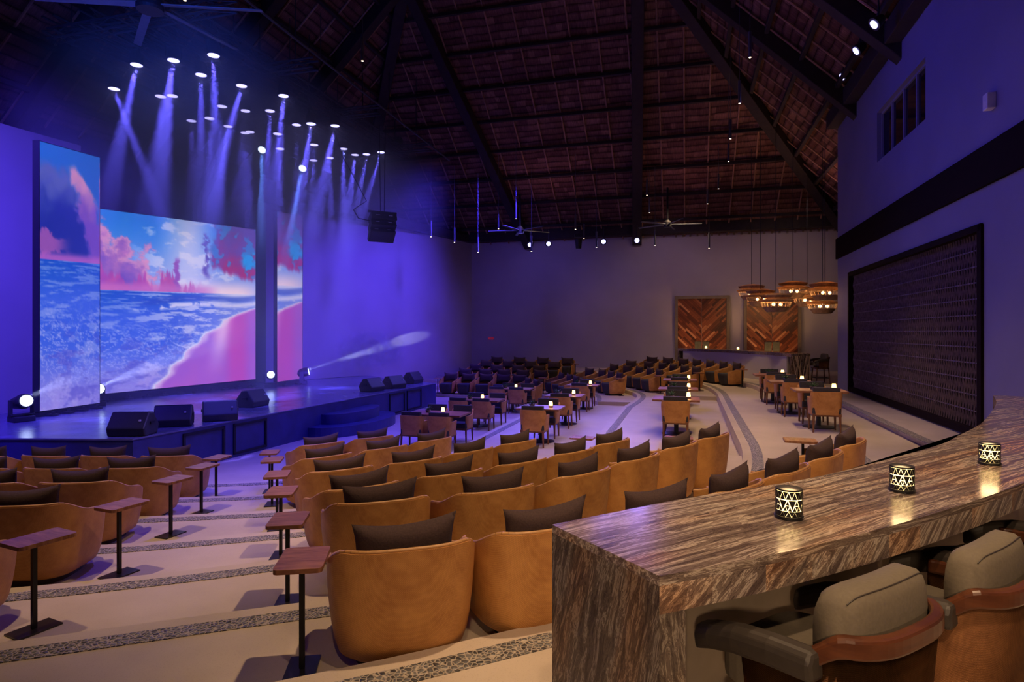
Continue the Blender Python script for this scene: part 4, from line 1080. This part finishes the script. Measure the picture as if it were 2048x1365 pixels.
# ------------------------------------------------------------------ dining sets
def make_dchair():
    t = thing('dining_chair', 'x', 'chair')
    bm = bmesh.new(); N = 30
    def rp(i, h, ins=0):
        f = i/N; ang = -PI/2+(f-.5)*2*math.radians(138); x, y = sup(ang, .285-ins, .27-ins, 5); sc_ = .93+.07*h
        top = .775-sm(.42, .62, abs(f-.5)*2)*.13
        return Vector((x*sc_, y*sc_, .34+(top-.34)*h))
    o_ = [[bm.verts.new(rp(i, h)) for i in range(N+1)] for h in (0, .5, 1)]; n_ = [[bm.verts.new(rp(i, h, .04)) for i in range(N+1)] for h in (0, .5, 1)]
    for k in range(2):
        for i in range(N): bm.faces.new((o_[k][i], o_[k][i+1], o_[k+1][i+1], o_[k+1][i])); bm.faces.new((n_[k][i], n_[k+1][i], n_[k+1][i+1], n_[k][i+1]))
        for i in (0, N): bm.faces.new((o_[k][i], o_[k+1][i], n_[k+1][i], n_[k][i]))
    for i in range(N): bm.faces.new((o_[2][i], o_[2][i+1], n_[2][i+1], n_[2][i])); bm.faces.new((o_[0][i], n_[0][i], n_[0][i+1], o_[0][i+1]))
    finish(bm, 'backrest_shell', 'tan', t)
    bm = bmesh.new(); prism(bm, rrect(.475, .10, .04, cy=-.185), .42, .855); finish(bm, 'back_cushion', 'seatfab', t, bevel=.03)
    bm = bmesh.new(); prism(bm, rrect(.50, .50, .05, cy=.01), .36, .47); finish(bm, 'seat_cushion', 'seatfab', t, bevel=.02)
    bm = bmesh.new(); box(bm, 0, 0, .335, .50, .48, .05); finish(bm, 'seat_frame', 'legwood', t)
    for sx in (-1, 1):
        for sy in (-1, 1):
            bm = bmesh.new(); tube(bm, (sx*.225, sy*.21, .33), (sx*.235, sy*.225, 0), .026, .016, 8); finish(bm, 'leg', 'legwood', t)
    return t
DC = Proto(make_dchair())
def make_dtable(w, d, name='x'):
    t = thing('dining_table', 'x', 'dining table')
    bm = bmesh.new(); prism(bm, rrect(w, d, .02), .71, .75); finish(bm, 'tabletop', 'walnut', t, bevel=.004)
    bm = bmesh.new(); tube(bm, (0, 0, .02), (0, 0, .71), .045, None, 14); box(bm, 0, 0, .70, .4, .4, .02); finish(bm, 'pedestal', 'black', t)
    bm = bmesh.new(); lathe(bm, [(.30, 0), (.30, .012), (.06, .035)], 28); finish(bm, 'base_disc', 'black', t)
    return t
DT_big = Proto(make_dtable(1.35, .75)); DT = Proto(make_dtable(.95, .75))
def make_votive():
    t = thing('table_candle', 'x', 'candle')
    bm = bmesh.new(); lathe(bm, [(.05, 0), (.05, .035), (.047, .035)], 16); finish(bm, 'holder', 'walnut', t)
    bm = bmesh.new(); lathe(bm, [(.040, .036), (.043, .06), (.036, .11), (.034, .125)], 16); finish(bm, 'glowing_cup', 'candle', t)
    return t
VT = Proto(make_votive())
def make_plant():
    t = thing('table_plant', 'x', 'plant')
    bm = bmesh.new(); lathe(bm, [(.05, 0), (.065, .06), (.06, .06)], 14); finish(bm, 'pot', 'ceram', t)
    bm = bmesh.new()
    for i in range(22):
        a = i*2.4; L = .10+.07*((i*7) % 5)/5; el = .35+.9*((i*3) % 7)/7
        prev = None
        for j in range(5):
            f = j/4; x = L*f*math.cos(el*(1-.35*f)); z = .06+L*f*math.sin(el*(1-.2*f)); wd = .013*(1-f)+.002
            c, s_ = math.cos(a), math.sin(a)
            q = [bm.verts.new((x*c-wd*s_, x*s_+wd*c, z)), bm.verts.new((x*c, x*s_, z-.004)), bm.verts.new((x*c+wd*s_, x*s_-wd*c, z))]
            if prev: bm.faces.new((prev[0], prev[1], q[1], q[0])); bm.faces.new((prev[1], prev[2], q[2], q[1]))
            prev = q
    bmesh.ops.solidify(bm, geom=bm.faces, thickness=.003)
    finish(bm, 'leaves', 'leaf', t)
    return t
PT = Proto(make_plant())
RS = rotz_to(*AX)   # local +Y along the hall axis
def dset(idx, zone, tier, cx, cy, big, vot_off, plant_off):
    z = TZ[tier]; c = Vector((cx, cy))
    nm = ['first', 'second', 'third', 'fourth'][idx]
    w_ = '%s table %s' % (nm, zone)
    (DT_big if big else DT).put((cx, cy, z), RS, 'dining table, '+w_, 'dining tables, '+zone)
    offs = (-.33, .33) if big else (0,)
    for side, word in ((-1, 'near'), (1, 'far')):
        for j, o_ in enumerate(offs):
            p = c+AX*(side*.56)+BX*o_
            j_ = '' if not big else (' stage side,' if j == 0 else ' hall side,')
            DC.put((p.x, p.y, z), RS if side < 0 else RS+PI, 'tan chair,%s %s edge of %s' % (j_, word, w_), 'dining chairs, '+zone)
    p = c+BX*vot_off; VT.put((p.x, p.y, z+.75), 0, 'lit candle cup on the '+w_, 'candles, '+zone)
    point('candle_light', (p.x, p.y, z+.93), 1.1, (1, .6, .25), .03)
    p = c+BX*plant_off; PT.put((p.x, p.y, z+.75), idx*1.3, 'small leafy table plant on the '+w_, 'plants, '+zone)
for i, (u, v) in enumerate(((886, 826.5), (965, 799), (1032, 777))):
    p = atZ(u, v, .75); c = Vector((p.x, p.y))-BX*.12; dset(i, 'along the stage floor', 'G', c.x, c.y, True, .12, -.25)
for i, (u, v) in enumerate(((1101.6, 815), (1147.4, 791), (1180.8, 770))):
    p = atZ(u, v, .24+.75); c = Vector((p.x, p.y))-BX*.22; dset(i, 'on the lower terrace', 'E', c.x, c.y, False, .22, -.2)
for i, (u, v) in enumerate(((1377, 797.5), (1377.5, 777.5), (1377.5, 759.5))):
    p = atZ(u, v, .48+.75); c = Vector((p.x, p.y))-BX*.25; dset(i, 'on the middle terrace', 'C', c.x, c.y, False, .25, -.1)
for i, (u, v) in enumerate(((1648, 780.), (1590, 763.), (1553, 749.5))):
    p = atZ(u, v, .72+.75); c = Vector((p.x, p.y))-BX*.10; dset(i, 'on the upper terrace', 'A', c.x, c.y, False, .25 if i else .28, -.1)

# ------------------------------------------------------------------ bars
BACK = smooth_line([(.15, 2.32), (.775, 2.70), (1.44, 3.04), (2.0, 3.42), (2.74, 3.97), (3.10, 4.31), (3.68, 4.87), (4.39, 5.67), (5.0, 6.4), (5.5, 7.09)], 4)
FRONT = smooth_line([(.435, 1.83), (.84, 2.005), (1.35, 2.27), (1.9, 2.60), (2.44, 2.96), (3.05, 3.42), (3.55, 3.85), (4.2, 4.45), (4.9, 5.2), (5.55, 6.0), (6.05, 6.7)], 4)
CT = .84+1.06; TH = .115
def offs2(pts, d): return offset(pts, d)
def make_bar(label, mirror=False):
    f = (lambda p: mir(p)) if mirror else (lambda p: p)
    root = thing('bar_counter', label, 'bar counter', (0, 0, 0), 0, 'marble bar counters')
    bk = [f(p) for p in BACK]; fr = [f(p) for p in FRONT]
    bm = bmesh.new(); prism(bm, [f(p) for p in BACK+FRONT[::-1]], CT-.03, CT); finish(bm, 'worktop', 'marble', root)
    ins = [f(p) for p in offset(FRONT, .03)]
    bm = bmesh.new(); prism(bm, fr+ins[::-1], CT-TH, CT-.03); finish(bm, 'edge_apron', 'marble_edge', root)
    insb = [f(p) for p in offset(BACK, -.03)]
    bm = bmesh.new(); prism(bm, bk+insb[::-1], CT-TH, CT-.03); finish(bm, 'edge_apron', 'marble_edge', root)
    # waterfall end
    a = Vector(BACK[0]); b = Vector(FRONT[0]); t = (Vector(BACK[3])-a).normalized()*.095; t2 = (Vector(FRONT[3])-b).normalized()*.095
    bm = bmesh.new(); e_ = .0; prism(bm, [f(tuple(a)), f(tuple(b)), f(tuple(b+t2)), f(tuple(a+t))], .84, CT-.03); finish(bm, 'end_panel', 'marble_end', root)
    a = Vector(BACK[-1]); b = Vector(FRONT[-1]); t = (Vector(BACK[-3])-a).normalized()*.1
    bm = bmesh.new(); prism(bm, [f(tuple(a)), f(tuple(b)), f(tuple(b+t)), f(tuple(a+t))], .84, CT-.03); finish(bm, 'end_panel', 'marble_end', root)
    # recessed front wall
    p1 = offset(FRONT, .34)[2:-2]; p2 = offset(BACK, -.03)[2:-2]
    bm = bmesh.new(); prism(bm, [f(p) for p in p1+offset(p2, -.05)[::-1]], .84, CT-.031); finish(bm, 'front_panel', 'barfront', root)
    bm = bmesh.new(); prism(bm, [f(p) for p in offset(p2, -.05)+p2[::-1]], .60, CT-.031); finish(bm, 'back_panel', 'palebar', root)
    return root
make_bar('long curved banded marble bar in the corner of the picture')
make_bar('far curved bar with pale front before the chevron doors', True)
# carved branch screen at the end of the far bar
a = Vector(mir(BACK[-1])); b = Vector(mir(FRONT[-1]))
t = thing('branch_screen', 'carved branch relief on the end of the far bar', 'relief', (*a, .84), math.atan2(b.y-a.y, b.x-a.x))
L = (b-a).length
bm = bmesh.new(); rn = random.Random(3)
for i in range(16):
    x = rn.uniform(.04, L-.04); x2 = max(.02, min(L-.02, x+rn.uniform(-.35, .35)))
    tube(bm, (x, -.03, .02), (x2, -.03, .98), .016, .010, 6)
finish(bm, 'branches', 'branch', t)
# pierced lanterns on the near bar
def make_lantern():
    t = thing('pierced_lantern', 'x', 'lantern', group='pierced lanterns on the near bar')
    R, H = .050, .115
    bm = bmesh.new(); lathe(bm, [(R-.006, .012), (R-.006, H-.008)], 28); finish(bm, 'glowing_core', 'lantglow', t)
    bm = bmesh.new(); lathe(bm, [(R+.003, 0), (R+.003, .010), (R, .012)], 32); finish(bm, 'base_ring', 'black', t)
    bm = bmesh.new(); lathe(bm, [(R*.985, H-.006), (R*.985, H), (R*.9, H+.001)], 32); finish(bm, 'lid', 'black', t)
    bm = bmesh.new(); n = 14; rows = [(.012, .034), (.034, .078), (.078, H-.006)]
    def q(a, z): return Vector((R*math.cos(a), R*math.sin(a), z))
    def tri(a, b, c, s_):
        m_ = (a+b+c)/3; pts = [m_+(p-m_)*s_ for p in (a, b, c)]
        vo = [bm.verts.new(p) for p in pts]; vi = [bm.verts.new(Vector((p.x*.96, p.y*.96, p.z))) for p in pts]
        bm.faces.new(vo); bm.faces.new(vi[::-1])
        for i in range(3): bm.faces.new((vo[i], vi[i], vi[(i+1) % 3], vo[(i+1) % 3]))
    for k, (z0, z1) in enumerate(rows):
        nn = n if k != 1 else 9
        for i in range(nn):
            a0 = 2*PI*(i+.5*(k % 2))/nn; da = 2*PI/nn
            sc_ = .86 if k != 1 else .84
            if k == 1:
                zm = (z0+z1)/2
                tri(q(a0, z0), q(a0+da/2, z0), q(a0+da/4, zm), .78); tri(q(a0+da/2, z0), q(a0+da, z0), q(a0+.75*da, zm), .78); tri(q(a0+da/4, zm), q(a0+.75*da, zm), q(a0+da/2, z0), .78); tri(q(a0+da/4, zm), q(a0+.75*da, zm), q(a0+da/2, z1), .78)
                tri(q(a0+da/2, z1), q(a0+1.5*da, z1), q(a0+da, z0), .80)
            else:
                tri(q(a0, z0), q(a0+da, z0), q(a0+da/2, z1), sc_ if k else .93); tri(q(a0+da/2, z1), q(a0+1.5*da, z1), q(a0+da, z0), sc_ if k else .93)
    finish(bm, 'pierced_shell', 'black', t)
    return t
LN = Proto(make_lantern())
for i, (u, v) in enumerate(((1578, 1036), (1804, 983), (1979, 929))):
    p = atZ(u, v, CT); LN.put((p.x, p.y, CT+.001), i*.7, ['pierced glowing lantern nearest the square end of the bar', 'pierced glowing lantern in the middle of the bar row', 'pierced glowing lantern farthest along the bar toward the wall'][i])
    point('lantern_light', (p.x, p.y, CT+.15), .7, (1, .62, .28), .04)
for i, (u, v) in enumerate(((1412, 699), (1476, 700))):
    p = atZ(u, v, CT)
    k_ = (u-CU)/F; bb = [mir(q) for q in BACK]; ff = [mir(q) for q in FRONT]
    h = hit(bb[::-1], u) or hit(bb, u); c = h[0] if h else Vector((p.x, p.y))
    c = Vector((c.x+k_*.25, c.y+.25)); VT.put((c.x, c.y, CT+.0), 0, 'lit candle cup on the far bar, before the %s chevron door' % ('first' if i == 0 else 'gap left of the second'), 'candles on the far bar')

# bar stools
def make_stool():
    t = thing('bar_stool', 'x', 'bar stool')
    HB = .93
    def up(f, ins=0, w=.29, d=.27):
        ang = -PI/2+(f-.5)*2*math.radians(118); x, y = sup(ang, w-ins, d-ins, 3.0); return x, y
    def zt(f): return HB-sm(.45, .80, abs(f-.5)*2)*.10
    N = 40
    # rattan back
    bm = bmesh.new()
    g = []
    for z_ in (.50, .66, 1.0):
        row = []
        for i in range(N+1):
            f = i/N; x, y = up(f, .012); s_ = .90+.10*(1 if z_ == 1.0 else (z_-.5)/.5)
            row.append(bm.verts.new((x*s_, y*s_, .52+(zt(f)-.05-.52)*((z_-.5)/.5))))
        g.append(row)
    for k in range(2):
        for i in range(N): bm.faces.new((g[k][i], g[k][i+1], g[k+1][i+1], g[k+1][i]))
    bmesh.ops.solidify(bm, geom=bm.faces, thickness=.02); finish(bm, 'rattan_back', 'rattan', t, smooth=True)
    # wooden rail
    bm = bmesh.new(); rings = []
    for i in range(N+1):
        f = i/N; x, y = up(f); xi, yi = up(f, .034); z = zt(f)
        rings.append([bm.verts.new((x, y, z-.06)), bm.verts.new((x, y, z)), bm.verts.new((xi, yi, z+.003)), bm.verts.new((xi, yi, z-.055))])
    for a, b in zip(rings, rings[1:]):
        for k in range(4): bm.faces.new((a[k], a[(k+1) % 4], b[(k+1) % 4], b[k]))
    bm.faces.new(rings[0][::-1]); bm.faces.new(rings[-1]); finish(bm, 'top_rail', 'stoolwood', t, bevel=.010)
    # back cushion, bulging above the rail
    bm = bmesh.new(); ns = 16
    secs = []
    for i in range(ns+1):
        x = -.225+.45*i/ns; e_ = 1-abs(x/.225)**9*.20; yc = -.143+.30*x*x
        sec = []
        for j in range(16):
            a = 2*PI*(j+.5)/16; py, pz = sup(a, .065*e_, .19*e_, 4.0); sec.append(bm.verts.new((x, yc+py, .85+pz)))
        secs.append(sec)
    for a, b in zip(secs, secs[1:]):
        for k in range(16): bm.faces.new((a[k], a[(k+1) % 16], b[(k+1) % 16], b[k]))
    bm.faces.new(secs[0][::-1]); bm.faces.new(secs[-1]); finish(bm, 'back_cushion', 'taupe', t, smooth=True)
    bm = bmesh.new()
    pr = None
    for i in range(ns+1):
        x = -.21+.42*i/ns; e_ = 1-abs(x/.225)**9*.20; yc = -.143+.30*x*x-.045*e_; p = Vector((x, yc, .85+.1775*e_))
        if pr is not None: tube(bm, pr, p, .0022, None, 5, False)
        pr = p
    finish(bm, 'cushion_seam', 'darkleather', t)
    # arms
    for sx in (-1, 1):
        bm = bmesh.new(); prev = None
        path = [(sx*.28, -.13, .865), (sx*.30, .0, .865), (sx*.305, .12, .85), (sx*.30, .22, .82), (sx*.27, .30, .78)]
        rs = []
        for i, p in enumerate(path):
            rs.append([bm.verts.new((p[0]+dx, p[1], p[2]+dz)) for dx, dz in ((-.036, -.075), (.036, -.075), (.046, -.02), (.03, .012), (-.03, .012), (-.046, -.02))])
        for a, b in zip(rs, rs[1:]):
            for k in range(6): bm.faces.new((a[k], a[(k+1) % 6], b[(k+1) % 6], b[k]))
        bm.faces.new(rs[0][::-1]); bm.faces.new(rs[-1]); finish(bm, 'padded_arm', 'darkleather', t, bevel=.015)
    bm = bmesh.new(); prism(bm, rrect(.46, .42, .10, cy=.08), .62, .73); finish(bm, 'seat_cushion', 'taupe', t, bevel=.03)
    bm = bmesh.new(); prism(bm, rrect(.46, .46, .04, cy=.02), .52, .562); finish(bm, 'seat_frame', 'stoolwood', t)
    for sx in (-1, 1):
        for sy in (-1, 1):
            bm = bmesh.new(); tube(bm, (sx*.20, sy*.19, .53), (sx*.235, sy*.225, 0), .024, .017, 8); finish(bm, 'leg', 'stoolwood', t)
    bm = bmesh.new(); c_ = .225
    for a, b in (((-c_, -c_, .2), (c_, -c_, .2)), ((c_, -c_, .2), (c_, c_, .2)), ((c_, c_, .2), (-c_, c_, .2)), ((-c_, c_, .2), (-c_, -c_, .2))): tube(bm, a, b, .012, None, 8)
    finish(bm, 'foot_rest', 'black', t)
    return t
ST = Proto(make_stool())
def stool(cx, cy, nx, ny, lab): 
    n = Vector((nx, ny)).normalized(); ST.put((cx+n.x*.16, cy+n.y*.16, .84), rotz_to(n.x, n.y), lab, 'bar stools')
stool(1.12, 1.87, -.52, .85, 'taupe bar stool with rattan back nearest the end of the marble bar')
stool(1.72, 2.20, -.58, .81, 'taupe bar stool next along the marble bar, cut by the picture edge')
stool(2.36, 2.62, -.60, .80, 'bar stool farthest along the near bar, mostly out of view')
m = mir((6.35, 6.6)); p = atZ(1627, 785, .84); n_ = Vector((-1, 0))
ST.put((10.75, 21.6, .84), rotz_to(-1, .1), 'lone bar stool at the end of the far bar by the side wall', 'bar stools')

# ------------------------------------------------------------------ haze
def haze(name, poly, z0, z1, dens, label):
    n = NT(name+'_mat'); n.t.nodes.remove(n.b)
    v = n.n('ShaderNodeVolumeScatter'); v.inputs['Anisotropy'].default_value = .1; v.inputs['Color'].default_value = (.9, .92, 1, 1)
    def m(op, a, b=None, c=None):
        x = n.n('ShaderNodeMath', operation=op)
        for i, y in enumerate((a, b, c)):
            if y is None: continue
            if isinstance(y, (int, float)): x.inputs[i].default_value = y
            else: n.l(y, x.inputs[i])
        return x.outputs[0]
    tc = n.n('ShaderNodeTexCoord'); co_ = tc.outputs['Object']
    # thins out towards the edges of the cloud (long axis = hall axis)
    mp = n.n('ShaderNodeMapping'); mp.vector_type = 'TEXTURE'; c = sr(15.2, -11.3)
    mp.inputs['Location'].default_value = (c[0], c[1], 4.9); mp.inputs['Rotation'].default_value = (0, 0, RS); mp.inputs['Scale'].default_value = (3.3, 6.4, 5.0)
    n.l(co_, mp.inputs['Vector'])
    sx = n.n('ShaderNodeSeparateXYZ'); n.l(mp.outputs[0], sx.inputs[0])
    def edge(sock, lo, hi):
        e_ = n.n('ShaderNodeMapRange', interpolation_type='SMOOTHSTEP'); e_.inputs['From Min'].default_value = lo; e_.inputs['From Max'].default_value = hi; e_.inputs['To Min'].default_value = 1; e_.inputs['To Max'].default_value = 0
        n.l(m('ABSOLUTE', sock), e_.inputs['Value']); return e_.outputs[0]
    fall = m('MULTIPLY', edge(sx.outputs[0], .60, 1.0), edge(sx.outputs[1], .74, 1.0))
    hs = n.n('ShaderNodeSeparateXYZ'); n.l(co_, hs.inputs[0])
    hz_ = n.n('ShaderNodeMapRange', interpolation_type='SMOOTHSTEP'); hz_.inputs['From Min'].default_value = 4.6; hz_.inputs['From Max'].default_value = 7.4; hz_.inputs['To Min'].default_value = .13; hz_.inputs['To Max'].default_value = 1
    n.l(hs.outputs[2], hz_.inputs['Value']); fall = m('MULTIPLY', fall, hz_.outputs[0])
    nz = n.n('ShaderNodeTexNoise', i_Scale=.55, i_Detail=2.0); n.l(co_, nz.inputs['Vector'])
    base = m('MULTIPLY', m('MULTIPLY', fall, m('MULTIPLY_ADD', nz.outputs['Fac'], 1.6, .2)), dens)
    # denser smoke drifting through the beam along the side wall
    mp2 = n.n('ShaderNodeMapping'); mp2.vector_type = 'TEXTURE'; mp2.inputs['Location'].default_value = (-5.85, 25.9, 1.9); mp2.inputs['Scale'].default_value = (1.5, 2.9, .9)
    n.l(co_, mp2.inputs['Vector']); l2 = n.n('ShaderNodeVectorMath', operation='LENGTH'); n.l(mp2.outputs[0], l2.inputs[0])
    f2 = n.n('ShaderNodeMapRange', interpolation_type='SMOOTHSTEP'); f2.inputs['From Min'].default_value = .2; f2.inputs['From Max'].default_value = 1.0; f2.inputs['To Min'].default_value = 1; f2.inputs['To Max'].default_value = 0
    n.l(l2.outputs['Value'], f2.inputs['Value'])
    nz2 = n.n('ShaderNodeTexNoise', i_Scale=2.8, i_Detail=4.0); n.l(co_, nz2.inputs['Vector'])
    puff = m('MULTIPLY', m('MULTIPLY', f2.outputs[0], m('MAXIMUM', m('SUBTRACT', nz2.outputs['Fac'], .46), 0)), 16.0)
    n.l(m('ADD', base, puff), v.inputs['Density'])
    n.l(v.outputs[0], n.o.inputs['Volume'])
    bm = bmesh.new(); prism(bm, poly, z0, z1); o = finish(bm, name, n.m); o['kind'] = 'stuff'; tag(o, label, 'haze'); return o
haze('stage_haze', [sr(6.6, -6.0), sr(26.4, -5.2), sr(26.4, -14.6), sr(6.6, -14.6)], STZ+.02, 8.9, .30, 'thin bluish haze hanging in the lamp beams over the stage')

# ------------------------------------------------------------------ lights
WARM = (1.0, .66, .38)
# warm downlights over the seating
for (x, y, pw, sz) in ((-2.4, 4.0, 2000, 70), (1.2, 5.6, 1400, 75), (-4.9, 6.8, 1100, 62), (3.6, 9.5, 950, 70), (-.6, 8.6, 500, 60), (1.8, 13, 380, 65), (5.3, 13.5, 800, 70), (4.6, 18.5, 560, 70), (6.8, 20.5, 620, 70), (1.5, 26.0, 420, 70), (6.8, 25.5, 620, 75)):
    spot('warm_downlight_and_fill', (x, y-1.2, 9.0 if x < 5 else 8.4), (x, y+.4, .4), pw, WARM, sz, .7, .10)
spot('warm_downlight_and_fill', (1.6, .6, 6.6), (2.2, 2.9, 1.6), 420, WARM, 75, .8, .08)
spot('warm_downlight_and_fill', (.2, -1.6, 6.2), (1.6, 2.3, 1.2), 420, WARM, 60, .8, .10)  # added spot behind the camera, brightens the under-bar wall
spot('warm_downlight_and_fill', (-.8, -2.8, 3.3), (1.9, 2.7, 1.35), 330, WARM, 50, .8, .12)  # added low fill from behind for the under-bar wall and stool backs
# warm wall and door wash at the back
for r_ in (.6, 3.7):
    c = sr(29.6, r_); spot('door_wash', (*c, .95), (*sr(31, r_), 2.9), 85, (1, .5, .2), 85, .6, .1)
for r_, pw, cl in ((-7, 190, (.22, .16, 1.0)), (-1, 170, (.85, .55, .80)), (4, 150, (1.0, .66, .60))): c = sr(26, r_); spot('wall_wash', (*c, 8.0), (*sr(31, r_), 3.4), pw, cl, 100, .9, .2)
# blue washes
BL = (.012, .008, 1.0)
for (x, y, tx, ty) in ((-1.5, 8, -5.8, 12.5), (.5, 14, -4.2, 18)):
    spot('blue_wash', (x, y, 8.8), (tx, ty, .3), 1500, BL, 60, .9, .15)
VI = (.085, .045, 1.0)
for (a, b, pw) in (((1.0, 23.2, 8.8), (-6.4, 25.8, 2.4), 7200), ((-6.6, 20.6, .9), (-8.0, 23.6, 2.2), 420), ((-3.7, 22.3, 1.0), (-4.4, 29.5, 3.6), 520), ((-8.0, 7.5, 7.6), (-12.2, 12.6, 2.8), 6500)):
    spot('violet_wash', a, b, pw, VI, 96, 1.0, .3)
# blue from the rig toward the audience
for (x, y, tx, ty, pw) in ((-6.5, 11, -4.5, 8.6, 1500), (-5.5, 14.5, -2.5, 12.5, 2600), (-4.8, 18, -1, 17, 2600), (-4.2, 21, 1, 21.5, 1500)):
    spot('blue_front_wash', (x+3.2, y-.8, 8.9), (tx, ty, 0), pw, (.10, .06, 1.0), 62, .9, .15)
# blue on the upper side wall
spot('blue_wall_wash', (3.5, 14, 8.6), (*sr(14, RW), 7.0), 200, (.010, .03, 1.0), 120, .9, .3)
spot('blue_wall_wash', (2.5, 9, 7.5), (*sr(13, RW), 3.0), 130, (.08, .055, 1.0), 110, .9, .3)
spot('blue_wall_wash', (4.0, 15, 8.0), (4.0, 15.5, 12), 60, (.02, .04, 1.0), 150, .9, .3)
spot('blue_fan_fill', (-5.2, 6.4, 5.6), (-6.55, 11.2, 8.6), 1500, (.03, .10, 1.0), 50, .9, .3)  # added fill in mid-air so the fan shows blue, not a fixture
# moving-head beams
for i, (p, dr) in enumerate(mpos):
    d = Vector((dr[0], dr[1], .10)).normalized()
    if i == 3: d = (Vector((-4.83, 28.7, 2.30))-p).normalized()
    if i < 2: d = Vector((1, -.6, .30)).normalized()
    spot('moving_head_beam', p+d*.26, p+d*5, (9000, 6000, 60, 12000)[i], (.62, .66, 1.0), 8 if i < 3 else 5, .5, .04)
# added warm fill aimed up to brighten the thatch, no real lamps
for (s_, r_) in ((27, -6), (27, 0), (26, 5), (16, -4), (16, 1)):
    c = sr(s_, r_); spot('thatch_fill', (*c, 7.2), (*sr(s_-2.0, r_), 14), 36, (1.0, .42, .52), 150, .9, .4)
# cycles niceties
SC.cycles.use_denoising = True
SC.cycles.use_adaptive_sampling = True; SC.cycles.adaptive_threshold = .02
try: SC.cycles.denoiser = 'OPENIMAGEDENOISE'
except Exception: pass
SC.cycles.max_bounces = 5; SC.cycles.diffuse_bounces = 3; SC.cycles.glossy_bounces = 3; SC.cycles.transmission_bounces = 3; SC.cycles.volume_bounces = 0
SC.cycles.sample_clamp_indirect = 4; SC.cycles.sample_clamp_direct = 0; SC.cycles.use_light_tree = True
SC.cycles.volume_step_rate = 2.0; SC.cycles.volume_max_steps = 96
SC.cycles.caustics_reflective = False; SC.cycles.caustics_refractive = False
